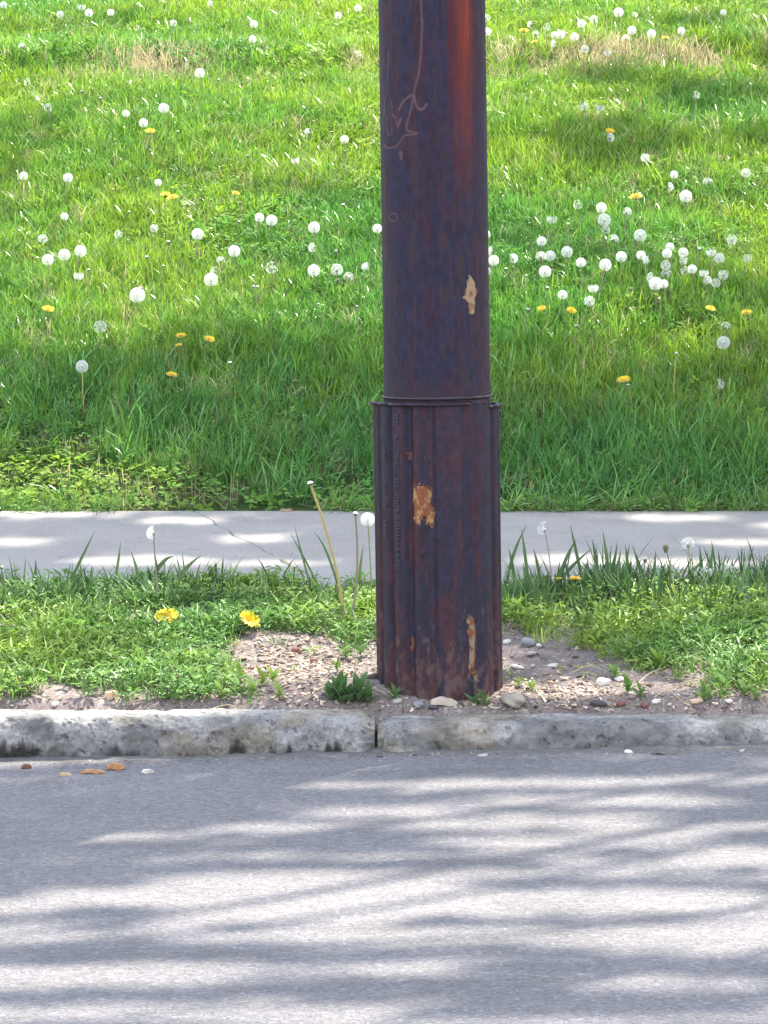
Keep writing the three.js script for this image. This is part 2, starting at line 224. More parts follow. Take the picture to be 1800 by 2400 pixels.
// ------------------------------------------------------------------ the rusty steel pole in its fluted sleeve
{
  const PX = 0.150, PD = 11.0, pole = group('street_pole', PX, 0, -PD); pole.rotation.z = 0.0147;
  tag(pole, 'rusty purple brown steel pole standing in a fluted metal sleeve behind the kerb', 'pole');
  const hAt = (py) => EYE - 10.86 * (py - 405) / 9900;
  const RP = 0.1385, RS = 0.168, SLEEVE = hAt(946);
  // paint and rust maps: i across = angle round the pole (0.5 faces the road), j up = height
  const stroke = (buf, W, H, pts, r, val, toUV) => { for (let k = 0; k < pts.length - 1; k++) { const [a, b] = [toUV(pts[k]), toUV(pts[k + 1])], n = Math.ceil(Math.hypot((b[0] - a[0]) * W, (b[1] - a[1]) * H) * 2) + 1; for (let s = 0; s <= n; s++) { const ci = mix(a[0], b[0], s / n) * W, cj = mix(a[1], b[1], s / n) * H; for (let y = -r - 1; y <= r + 1; y++) for (let x = -r - 1; x <= r + 1; x++) { const q = Math.hypot(x, y); if (q > r + 0.5) continue; const ii = Math.round(ci + x), jj = Math.round(cj + y); if (ii >= 0 && jj >= 0 && ii < W && jj < H) buf[jj * W + ii] = Math.max(buf[jj * W + ii], val * clamp(r + 0.5 - q)); } } } };
  const inside = (pts, x, y) => { let c = false; for (let i = 0, j = pts.length - 1; i < pts.length; j = i++) { const [xi, yi] = pts[i], [xj, yj] = pts[j]; if ((yi > y) !== (yj > y) && x < (xj - xi) * (y - yi) / (yj - yi) + xi) c = !c; } return c; };
  { // the shaft
    const W = 1024, H = 2048, TOP = 2.1, scr = new Float32Array(W * H);
    const cx = (py) => 1007 + 13 * py / 930;
    const toUV = ([px, py]) => [0.5 + Math.asin(clamp((px - cx(py)) / 124.5, -0.995, 0.995)) / (2 * Math.PI), (hAt(py) - 0.6) / (TOP - 0.6)];
    const z3 = (l) => l.map(([x, y]) => [850 + x * 0.211, y * 0.211]);
    const draw = (l, r, v) => stroke(scr, W, H, z3(l), r, v, toUV);
    draw([[615, -20], [630, 300], [615, 640], [590, 850], [555, 960], [535, 1080], [515, 1180], [490, 1290], [455, 1400], [470, 1450], [580, 1480]], 4, 0.8);
    draw([[380, 1215], [420, 1130], [500, 1065], [540, 1060], [550, 1130], [580, 1200], [610, 1225], [660, 1200], [680, 1160]], 4.5, 1);
    draw([[265, 560], [250, 960], [230, 1080], [215, 1180], [245, 1300], [240, 1400], [270, 1500], [300, 1480], [300, 1420]], 3, 0.65);
    draw([[280, 1080], [310, 1200]], 3, 0.5); draw([[310, 1270], [345, 1310], [365, 1400], [400, 1320]], 5, 0.85);
    draw([[560, 1490], [440, 1500], [390, 1570], [340, 1630], [260, 1640], [210, 1600]], 4, 0.75); draw([[398, 1690], [405, 1750]], 6, 0.9);
    draw([[195, 0], [200, 1000]], 2.5, 0.4); draw([[210, 1180], [210, 1480]], 2.5, 0.4);
    const ring = []; for (let k = 0; k <= 12; k++) ring.push([917 + 10 * Math.cos(k * 0.52), 508 + 9 * Math.sin(k * 0.52)]); stroke(scr, W, H, ring, 3, 0.55, toUV);
    stroke(scr, W, H, [[896, 400], [898, 700]], 2.5, 0.35, toUV);
    const chip = [[1042, 850], [1062, 845], [1085, 880], [1112, 925], [1112, 970], [1135, 1000], [1130, 1040], [1108, 1075], [1112, 1150], [1105, 1230], [1085, 1245], [1048, 1240], [1045, 1130], [1010, 1085], [978, 1080], [1005, 1050], [1004, 1000], [1030, 960], [1026, 905], [1050, 880]].map(([x, y]) => toUV([850 + x * 0.2306, 450 + y * 0.2306]));
    const map = texture(W, H, (i, j) => {
      const u = i / W, v = j / H, y = 0.6 + v * (TOP - 0.6), xm = u * 0.87;
      const a = fbm(u * 24, y * 9, 501, 5), b = fbm(u * 90, y * 60, 503, 3), st = fbm(u * 60, y * 1.6, 509, 4);
      let c = [0.024, 0.020, 0.040];
      const warm = step(0.42, 0.68, a * 0.65 + st * 0.45 - 0.05); c = [mix(c[0], 0.035, warm), mix(c[1], 0.018, warm), mix(c[2], 0.030, warm)];
      const k = 0.72 + 0.56 * b + 0.16 * (hash(i, j, 14) - 0.5), m1 = noise(u * 130, y * 55, 541) - 0.5, m2 = noise(u * 100, y * 45, 543) - 0.5; c = [c[0] * k * (1 + 0.55 * m1), c[1] * k * (1 + 0.25 * m2), c[2] * k * (1 + 0.45 * m2)];
      const th = (u - 0.5) * 2 * Math.PI;
      const blotch = step(0.52, 0.62, 0.5 * fbm(u * 70, y * 3, 517, 4) + 0.5 * fbm(u * 90, y * 30, 519, 4)) * 0.7; c = [mix(c[0], 0.046, blotch), mix(c[1], 0.026, blotch), mix(c[2], 0.028, blotch)];   // scattered brown blotches
      // long rust run
      const fall = step(hAt(560), hAt(60), y), mid = 0.61 - 0.02 * (1 - fall), w = 0.19 + 0.06 * (1 - fall), q = (th - mid) / w + 0.9 * (st - 0.5);
      const fl = fbm(u * 230, y * 5, 511, 3), run = clamp(Math.exp(-q * q) * fall * (0.35 + 1.25 * fl) * (0.7 + 0.6 * b)); c = [mix(c[0], 0.15, run * 0.95), mix(c[1], 0.024, run * 0.95), mix(c[2], 0.014, run * 0.95)];
      const core = Math.exp(-(((th - 0.66) / 0.085 + 1.4 * (st - 0.5)) ** 2)) * step(hAt(190), hAt(60), y) * clamp(2.4 * fl - 0.35); c = [mix(c[0], 0.25, core * 0.8), mix(c[1], 0.042, core * 0.8), mix(c[2], 0.016, core * 0.8)];
      const rim = step(0.50, 0.62, fl + 0.22 * Math.exp(-(((th - 0.36) / 0.09) ** 2)) * step(hAt(330), hAt(90), y) - 0.08) * 0.6 * step(hAt(420), hAt(200), y) * (th > 0.15 && th < 0.6 ? 1 : 0); c = [mix(c[0], 0.07, rim), mix(c[1], 0.013, rim), mix(c[2], 0.016, rim)];
      const s = scr[j * W + i] * (0.55 + 0.6 * b); c = [mix(c[0], 0.105, s), mix(c[1], 0.058, s), mix(c[2], 0.066, s)];
      if (u > 0.55 && u < 0.75) { const ju = 0.003 * (b - 0.5), jv = 0.004 * (a - 0.5); if (inside(chip, u + ju, v + jv)) { const m = step(0.35, 0.6, b + 0.3 * (a - 0.5)); c = [mix(0.18, 0.30, m), mix(0.09, 0.20, m), mix(0.042, 0.115, m)]; } }
      const grime = step(hAt(880), hAt(930), y + 0.03 * (a - 0.5)) * 0.5; c = [mix(c[0], 0.046, grime), mix(c[1], 0.028, grime), mix(c[2], 0.034, grime)];
      return c;
    });
    const bump = texture(512, 1024, (i, j) => 0.5 * fbm(i / 512 * 60, j / 1024 * 80, 521, 4) + 0.5 * fbm(i / 512 * 16, j / 1024 * 14, 523, 3), false);
    const ys = [0.05]; for (let y = 0.6; y < 2.1; y += 0.05) ys.push(y); ys.push(2.1, 4, 6.8);
    const vOf = (y) => y < 2.1 ? clamp((y - 0.6) / 1.5, 0.002, 0.985) : 0.985;
    const g = gridOf(96, ys.length - 1, (i, j) => { const th = (i / 96 - 0.5) * 2 * Math.PI, y = ys[j], r = RP * (1 - 0.012 * Math.max(0, y - 2)); return [r * Math.sin(th), y, r * Math.cos(th), i / 96, vOf(y)]; });
    mesh('shaft', g, new THREE.MeshPhysicalMaterial({ map, bumpMap: bump, bumpScale: 0.0022, roughness: 0.72, specularIntensity: 0.45 }), pole);
    const cap = new THREE.SphereGeometry(RP * 0.945, 32, 8, 0, Math.PI * 2, 0, Math.PI / 2); cap.scale(1, 0.35, 1); cap.translate(0, 6.8, 0);
    const steel = std({ color: col(0.042, 0.03, 0.036), roughness: 0.7 });
    mesh('cap', cap, steel, pole);
    // crust of rust where the shaft enters the sleeve
    const bead = gridOf(96, 8, (i, j) => { const th = i / 96 * Math.PI * 2, a = j / 8 * Math.PI * 2, w = 0.7 + 0.6 * noise(th * 9, 1, 531), r = RP + 0.002 + 0.0045 * w * Math.cos(a); return [r * Math.sin(th), SLEEVE + 0.0135 + 0.004 * w * Math.sin(a), r * Math.cos(th), i / 8, j / 8]; });
    mesh('rust_bead', bead, steel, pole);
  }
  { // fluted sleeve: two overlapping bent sheets with rolled lips
    const W = 1024, H = 1024, Y0 = -0.12, YT = SLEEVE;
    const cx = (py) => 1025 + 10 * (py - 950) / 550;
    const toUV = ([px, py]) => [0.5 + Math.asin(clamp((px - cx(py)) / 151, -0.995, 0.995)) / (2 * Math.PI), (hAt(py) - Y0) / (YT - Y0)];
    const z1 = (l) => l.map(([x, y]) => toUV([850 + x * 0.2411, 900 + y * 0.2411])), z2 = (l) => l.map(([x, y]) => toUV([850 + x * 0.2411, 1350 + y * 0.2411]));
    const patch = z1([[478, 985], [520, 1000], [560, 965], [610, 995], [680, 1035], [668, 1110], [640, 1170], [700, 1235], [692, 1330], [655, 1372], [610, 1362], [590, 1310], [540, 1335], [490, 1350], [492, 1200], [480, 1100]]);
    const small = [z1([[400, 690], [465, 660], [462, 700], [440, 752], [412, 730]]), z1([[585, 700], [605, 720], [598, 745]]), z2([[440, 620], [475, 640], [470, 740], [445, 720]])];
    const slot = z1([[1050, 1090], [1068, 1085], [1075, 1300], [1045, 1300]]), strip = z2([[1035, 410], [1085, 405], [1112, 560], [1108, 700], [1100, 880], [1085, 960], [1150, 1000], [1140, 1020], [1080, 1000], [1058, 930], [1062, 760], [1045, 560]]);
    const map = texture(W, H, (i, j) => {
      const u = i / W, v = j / H, y = Y0 + v * (YT - Y0);
      const a = fbm(u * 40, y * 5, 551, 5), b = fbm(u * 110, y * 70, 553, 3), st = fbm(u * 80, y * 2.5, 557, 4);
      let c = [0.025, 0.019, 0.034]; const warm = step(0.40, 0.66, a * 0.6 + st * 0.5 - 0.05); c = [mix(c[0], 0.043, warm), mix(c[1], 0.019, warm), mix(c[2], 0.026, warm)];
      const k = 0.72 + 0.56 * b, m1 = noise(u * 150, y * 55, 545) - 0.5, m2 = noise(u * 120, y * 45, 547) - 0.5; c = [c[0] * k * (1 + 0.5 * m1), c[1] * k * (1 + 0.25 * m2), c[2] * k * (1 + 0.45 * m2)];
      const rust = step(0.42, 0.66, a * 0.7 + 0.3 * b + 0.50 * (0.20 - y)) * 0.5; c = [mix(c[0], 0.078, rust), mix(c[1], 0.022, rust), mix(c[2], 0.021, rust)];
      const dust = step(0.42, 0.70, 0.6 * fbm(u * 90, y * 30, 563, 4) + 0.4 * b + 1.0 * (0.055 - y)); c = [mix(c[0], 0.12, dust * 0.55), mix(c[1], 0.085, dust * 0.55), mix(c[2], 0.07, dust * 0.55)];
      if (u > 0.3 && u < 0.7) {
        const ju = u + 0.012 * (b - 0.5), jv = v + 0.03 * (b - 0.5) + 0.02 * (hash(i >> 1, j >> 2, 15) - 0.5);
        if (inside(patch, ju, jv)) { const m = step(0.38, 0.58, b + 0.25 * (a - 0.5) + 0.9 * (0.555 - v)); c = [mix(0.20, 0.34, m), mix(0.065, 0.19, m), mix(0.025, 0.085, m)]; }
        for (const s of small) if (inside(s, ju, jv)) c = [0.19, 0.06, 0.022];
        if (inside(slot, ju, jv)) c = [0.05, 0.012, 0.02];
        if (inside(strip, ju, jv)) { const m = step(0.4, 0.6, b + 0.5 * (0.24 - v)); c = [mix(0.20, 0.25, m), mix(0.075, 0.18, m), mix(0.025, 0.11, m)]; }
      }
      return c;
    });
    const bump = texture(512, 512, (i, j) => 0.5 * fbm(i / 512 * 70, j / 512 * 50, 571, 4) + 0.5 * fbm(i / 512 * 20, j / 512 * 12, 573, 3), false);
    const mat = new THREE.MeshPhysicalMaterial({ map, bumpMap: bump, bumpScale: 0.0025, roughness: 0.58, specularIntensity: 0.5 });
    const R = Math.PI / 180, GROOVES = [[-79, 2.6, 9], [-67, 3.0, 12], [-49, 3.2, 13], [-29, 5.2, 17], [-12.5, 4.2, 8], [-4, 1.8, 6], [26, 6.5, 13], [34, 2, 4], [62.5, 3.4, 15], [77, 3, 11]];
    for (let a = 96; a < 270; a += 16) GROOVES.push([a, 4.0, 13]);
    const radius = (th) => { let r = RS; for (const [a, w, dp] of GROOVES) { let q = th / R - a; q = ((q + 180) % 360 + 360) % 360 - 180; r -= dp * 0.001 * Math.exp(-((q / w) ** 2)); } return r + 0.003 * Math.exp(-(((th / R - 44) / 5) ** 2)); };
    function sheet(a0, a1, top, out) {
      const n = Math.round((a1 - a0) * 2), m = 24;
      const outer = gridOf(n, m, (i, j) => { const th = mix(a0, a1, i / n) * R, y = mix(Y0, top, j / m), r = radius(th) + out + 0.0012 * (fbm(th * 6, y * 6, 581, 3) - 0.5); return [r * Math.sin(th), y, r * Math.cos(th), th / (2 * Math.PI) + 0.5, (y - Y0) / (YT - Y0) * 0.998]; });
      const inner = gridOf(n, 1, (i, j) => { const th = mix(a1, a0, i / n) * R, y = mix(Y0, top, j), r = radius(th) + out - 0.006; return [r * Math.sin(th), y, r * Math.cos(th), th / (2 * Math.PI) + 0.5, 0.5]; });
      const edge = [a0, a1].map((a, s) => gridOf(1, m, (i, j) => { const th = a * R, y = mix(Y0, top, j / m), r = radius(th) + out - 0.006 * (s ? i : 1 - i); return [r * Math.sin(th), y, r * Math.cos(th), th / (2 * Math.PI) + 0.5, (y - Y0) / (YT - Y0)]; }));
      return mergeGeometries([outer, inner, ...edge]);
    }
    function lip(a0, a1, top, out) {
      const n = Math.round((a1 - a0)), m = 8, g = gridOf(n, m, (i, j) => { const th = mix(a0, a1, i / n) * R, a = j / m * Math.PI * 2, k = clamp(Math.min(i, n - i) / 3, 0.3, 1), w = 1 + 0.3 * (noise(th * 11, 2, 591) - 0.5), rc = mix(RS, radius(th), 0.55) + out + 0.002, r = rc + 0.0065 * k * w * Math.cos(a); return [r * Math.sin(th), top - 0.001 + 0.0046 * k * w * Math.sin(a) + 0.002 * (noise(th * 4, 5, 593) - 0.5), r * Math.cos(th), th / (2 * Math.PI) + 0.5, 0.95 + 0.04 * Math.sin(a)]; });
      return g;
    }
    const front = mesh('sleeve_sheet', sheet(-96, 50, SLEEVE, 0), mat, pole); front.userData.label = 'fluted front sheet of the sleeve with a tan paint scar';
    const back = mesh('sleeve_sheet', sheet(47, 268, SLEEVE - 0.012, -0.0065), mat, pole); back.userData.label = 'fluted rear sheet of the sleeve, a little lower';
    mesh('rolled_lip', lip(-96, 31, SLEEVE, 0), mat, front); mesh('rolled_lip', lip(52, 268, SLEEVE - 0.011, -0.0065), mat, back);
    // bent tongue where the two sheets meet
    const tongue = gridOf(12, 6, (i, j) => { const th = mix(33, 49.5, i / 12) * R, y = SLEEVE - 0.004 + 0.012 * (j / 6) * (0.55 + 0.5 * noise(i * 0.6, 2, 599)), r = radius(th) + 0.001 - 0.010 * (j / 6) ** 2; return [r * Math.sin(th), y, r * Math.cos(th), th / (2 * Math.PI) + 0.5, 0.97]; });
    mesh('bent_tongue', tongue, new THREE.MeshPhysicalMaterial({ map, roughness: 0.85, specularIntensity: 0.3, side: THREE.DoubleSide }), pole);
    // raised marks cast in two upright rows on the flutes
    const bits = [], rng = rngOf(8);
    const row = (deg, p0, p1, w) => { for (let py = p0; py < p1; py += 11 + 5 * rng()) { if (rng() < 0.12) { py += 10; continue; } const kinds = Math.floor(rng() * 3), th = deg * R, r = radius(th) + 0.0004, y = hAt(py), b = []; const bar = (wx, wy, ox, oy) => { const g = new THREE.BoxGeometry(wx, wy, 0.005); g.translate(ox, oy, 0); b.push(g); }; bar(w, 0.0030, 0, 0.0035); if (kinds !== 1) bar(w, 0.0030, 0, -0.0035); bar(0.003, 0.007, (kinds - 1) * w * 0.4, 0); if (kinds === 2) bar(0.0022, 0.005, -w * 0.4, 0); const g = mergeGeometries(b); g.rotateY(th); g.translate(r * Math.sin(th), y, r * Math.cos(th)); bits.push(g); } };
    row(-55.5, 1050, 1255, 0.011); row(-40, 975, 1110, 0.014); row(-40, 1125, 1260, 0.014); row(-40, 1265, 1355, 0.014);
    const ink = std({ color: col(0.040, 0.030, 0.042), roughness: 0.6 }); bits.forEach((g) => mesh('raised_mark', g, ink, front));
  }
}

// ------------------------------------------------------------------ the tree on the bank, out of frame, whose branches dapple road, verge and bank
const tree = group('street_tree', 5.3, ground(5.3, 15.2) - 0.1, -15.2);
tag(tree, 'broad young leaved tree on the bank shading road and sidewalk', 'tree');
{
  const rng = rngOf(77), bx = tree.position.x, by = tree.position.y, bd = 15.2, local = (x, y, d) => [x - bx, y - by, bd - d];
  const bark = std({ color: col(0.13, 0.10, 0.08), roughness: 1 });
  mesh('trunk', tube([[0, 0, 0], [-0.05, 1.6, 0.05], [-0.15, 3.2, 0], [-0.3, 4.8, 0.1]], 0.30, 0.20, 12), bark, tree);
  const openings = [[-0.72, 13.37, 0.15, 0.10], [-0.47, 13.05, 0.15, 0.11], [-1.18, 13.0, 0.14, 0.10], [-0.75, 12.66, 0.30, 0.10], [-0.35, 12.62, 0.25, 0.08], [0.85, 13.42, 0.22, 0.10], [1.08, 12.98, 0.22, 0.09], [0.55, 12.68, 0.25, 0.12], [0.85, 12.62, 0.20, 0.10],
    [-0.55, 14.06, 0.13, 0.06], [-1.05, 13.62, 0.30, 0.18], [-0.22, 11.18, 0.12, 0.38], [0.40, 10.93, 0.17, 0.11], [-0.85, 10.72, 0.55, 0.13], [0.0, 10.72, 0.06, 0.05], [0.78, 13.82, 0.16, 0.08]];
  function shade(u, v) {
    for (const [a, b, ru, rv] of openings) if (((u - a) / ru) ** 2 + ((v - b) / rv) ** 2 < 1 + 0.5 * (noise(u * 14, v * 14, 607) - 0.5)) return false;
    if (v > 12.2 && v < 13.4) return fbm(u / 0.3, v / 0.2, 605, 3) > 0.30;
    if (v >= 13.4 && v < 14.42 + 0.16 * (noise(u * 3, 3, 611) - 0.5) && !(u < -0.75 && v < 13.85)) return fbm(u / 0.25, v / 0.2, 609, 3) > 0.29;
    if (v > 11.08 && v < 11.75 && u > 0.15 && u < 0.75) return fbm(u / 0.3, v / 0.2, 605, 3) > 0.36;
    if (v > 10.6 && v < 10.82 && u > -0.3) return fbm(u / 0.3, v / 0.2, 605, 3) > 0.42;                                  // how closed the crown is over the ground that it shades
    let f;
    const z = u - (0.15 - 0.532 * (11 - v));
    if (v < 10.5 && v > 8.6 && z > -0.3 && z < 0.42) f = 0.66; else if (v < 10.7) f = v > 9.5 && u < -0.1 - 0.35 * (10.6 - v) ? 0.60 : v > 10.15 ? 0.62 : v > 9.3 ? 0.46 : v < 7.9 ? 0.52 : 0.31; else if (v < 12.2) f = 0.26; else if (v < 13.4) f = 0.70; else if (v < 14.5) f = (u < -0.75 && v < 13.85) ? 0.40 : 0.88; else if (v > 16.2 && v < 19.2 && u > 0.05) f = 0.25; else f = 0;
    f *= 1 - step(14.05, 14.5, v + 0.4 * (noise(u * 2, 3, 611) - 0.5)) * (v < 15.5 ? 1 : 0);
    const n = v < 10.7 ? fbm(u / 0.52 + 3, v / 0.105 + 0.35 * u, 601, 4) : fbm(u / 0.42, v / 0.26, 603, 4);
    return f > 0 && n > 0.5 + (0.5 - f) * 0.58;
  }
  // limbs fan out from the fork
  const tips = [];
  for (let k = 0; k < 15; k++) { const d = 10.6 + 0.72 * k + (rng() - 0.5) * 0.6, y = 5.6 + 2.6 * rng(), x = 0.2 + 1.6 * rng(); tips.push([x, y, d]); }
  for (let k = 0; k < 9; k++) { const a = -1.2 + 2.4 * k / 8; tips.push([5.5 + 3.6 * Math.cos(a), 6 + 3 * rng(), 15 + 4.4 * Math.sin(a)]); }
  tips.forEach(([x, y, d], k) => { const y0 = 3.2 + 1.7 * rng(); const mx = mix(bx - 0.2, x, 0.4), md = mix(bd, d, 0.55); mesh('limb', tube([local(bx - 0.2 * (y0 - 2) / 3, y0, bd), local(mx, mix(y0, y, 0.55) + 0.5, md), local(mix(mx, x, 0.55), y + 0.15, mix(md, d, 0.8)), local(x, y, d)], 0.042 + 0.015 * rng(), 0.008, 7, 14), bark, tree); });
  // leaves: mostly set along sun rays, shaping the crown for the shade it casts
  const leaf = (() => { const L = 0.075, Wd = 0.026, pos = [0, 0, 0, L * 0.45, 0.006, Wd, L * 0.45, 0.006, -Wd, L, -0.008, 0, L * 0.45, -0.004, 0], idx = [0, 1, 4, 0, 4, 2, 1, 3, 4, 4, 3, 2]; return geoOf(pos, idx); })();
  const mats = [], q = new THREE.Quaternion(), e = new THREE.Euler(), M = new THREE.Matrix4(), P = new THREE.Vector3(), S = new THREE.Vector3();
  const twigs = [];
  for (let k = 0; k < 260000 && mats.length < 90000; k++) {
    const core = k < 220000, u = core ? -1.9 + 4.1 * rng() : -2.6 + 9 * rng(), v = core ? 6.6 + 12.6 * rng() : 6 + 13.5 * rng();
    if (core ? !shade(u, v) : (u > -1.8 && u < 2.1) || noise(u * 1.7, v * 1.7, 640) < 0.5) continue;
    const Y = 5.0 + 4.2 * Math.pow(rng(), 1.2) + 0.3 * Math.sin(u * 2) + (v < 10.5 ? 1.6 : v > 15 ? 1.5 : 0);
    if (core && rng() < 0.25) continue;
    P.set(...local(u + 0.305 * Y, Y, v + 0.573 * Y)); e.set((rng() - 0.5) * 1.6, rng() * 6.3, (rng() - 0.5) * 1.6); q.setFromEuler(e); const s = 0.75 + 0.6 * rng(); S.set(s, s, s);
    mats.push(M.clone().compose(P, q, S));
    if (mats.length % 22 === 0) { const a = (rng() - 0.5) * 1.1 + (rng() < 0.5 ? 0 : Math.PI), l = 0.25 + 0.45 * rng(); twigs.push(tube([[P.x, P.y, P.z], [P.x + l * 0.5 * Math.cos(a), P.y + 0.03, P.z + l * 0.5 * Math.sin(a)], [P.x + l * Math.cos(a), P.y - 0.06 + 0.14 * rng(), P.z + l * Math.sin(a)]], 0.006, 0.0025, 3, 4)); }
  }
  const crown = new THREE.InstancedMesh(leaf, leafy(0.075, 0.14, 0.03, 0.3), mats.length); crown.name = 'crown'; crown.castShadow = crown.receiveShadow = true; mats.forEach((m, i) => crown.setMatrixAt(i, m)); tag(crown, null, null, null, 'stuff'); tree.add(crown);
  mesh('twigs', mergeGeometries(twigs), bark, tree).userData.kind = 'stuff';
  console.log('leaves', mats.length, 'twigs', twigs.length);
}

// ------------------------------------------------------------------ grass, weeds, chips: uncountable cover
function tuftGeo(seed, n, h, spread, w, bend) {
  const rng = rngOf(seed), pos = [], idx = [];
  for (let k = 0; k < n; k++) {
    const a = rng() * 6.283, rr = spread * Math.sqrt(rng()), bx = rr * Math.cos(rng() * 6.283), bz = rr * Math.sin(rng() * 6.283), hh = h * (0.5 + 0.6 * rng()), lean = bend * (0.15 + 0.85 * rng()), dx = Math.cos(a), dz = Math.sin(a), tw = a + Math.PI / 2 + (rng() - 0.5) * 1.4, sx = Math.cos(tw), sz = Math.sin(tw), ww = w * (0.7 + 0.6 * rng());
    const o = pos.length / 3, T = [0, 0.42, 0.78];
    for (const t of T) { const f = lean * hh * Math.pow(t, 1.8), y = hh * (t - 0.32 * lean * t * t), k2 = ww * (t < 0.1 ? 0.7 : 1 - 0.55 * t) / 2; pos.push(bx + dx * f - sx * k2, y, bz + dz * f - sz * k2, bx + dx * f + sx * k2, y, bz + dz * f + sz * k2); }
    const f = lean * hh, y = hh * (1 - 0.32 * lean); pos.push(bx + dx * f, y, bz + dz * f);
    idx.push(o, o + 1, o + 3, o, o + 3, o + 2, o + 2, o + 3, o + 5, o + 2, o + 5, o + 4, o + 4, o + 5, o + 6);
  }
  return geoOf(pos, idx);
}
function sprigGeo(seed, n, h, L, W) {                      // low broadleaf weed
  const rng = rngOf(seed), pos = [], idx = [];
  for (let k = 0; k < n; k++) {
    const a = k * 2.4 + rng(), y0 = h * (0.25 + 0.75 * rng()), out = 0.004 + 0.012 * rng(), dx = Math.cos(a), dz = Math.sin(a), l = L * (0.6 + 0.7 * rng()), w = W * (0.7 + 0.6 * rng()) / 2, up = 0.1 + 0.7 * rng(), o = pos.length / 3;
    const at = (t, s, lift) => pos.push(dx * (out + l * t) - dz * s, y0 + l * t * up - 0.25 * l * t * t + lift, dz * (out + l * t) + dx * s);
    at(0, 0, 0); at(0.4, w, 0.0015); at(0.4, 0, -0.001); at(0.4, -w, 0.0015); at(0.75, w * 0.75, 0.001); at(0.75, 0, -0.001); at(0.75, -w * 0.75, 0.001); at(1, 0, 0);
    idx.push(o, o + 1, o + 2, o, o + 2, o + 3, o + 1, o + 4, o + 5, o + 1, o + 5, o + 2, o + 2, o + 5, o + 6, o + 2, o + 6, o + 3, o + 4, o + 7, o + 5, o + 5, o + 7, o + 6);
  }
  const o = pos.length / 3; pos.push(-0.001, 0, 0, 0.001, 0, 0, 0, h, 0, 0, 0, -0.001, 0, 0, 0.001); idx.push(o, o + 1, o + 2, o + 3, o + 4, o + 2);
  return geoOf(pos, idx);
}
const dummy = new THREE.Object3D();
class Cover {                                             // collects placements, then makes one InstancedMesh for each variant
  constructor(name, label, category, geos, mats) { this.root = group(name); tag(this.root, label, category, null, 'stuff'); this.geos = geos; this.mats = mats; this.lists = geos.map(() => []); }
  add(k, x, y, d, s, sy, turn, tilt, color) { dummy.position.set(x, y, -d); dummy.rotation.set(tilt[0], turn, tilt[1]); dummy.scale.set(s, sy, s); dummy.updateMatrix(); this.lists[k].push([dummy.matrix.clone(), color]); }
  build(part) { let n = 0; this.geos.forEach((g, k) => { const l = this.lists[k]; if (!l.length) return; const m = new THREE.InstancedMesh(g, this.mats[k], l.length); m.name = part; m.castShadow = m.receiveShadow = true; l.forEach(([q, c], i) => { m.setMatrixAt(i, q); m.setColorAt(i, c); }); tag(m, null, null, null, 'stuff'); this.root.add(m); n += l.length; }); console.log(this.root.name, n); }
}
const inFrame = (x, d, m = 0.25) => Math.abs(x) < 0.0912 * d + m;
const gloss = (r, g, b) => new THREE.MeshPhysicalMaterial({ color: col(r, g, b), roughness: 0.30, side: THREE.DoubleSide, transmission: 0 });
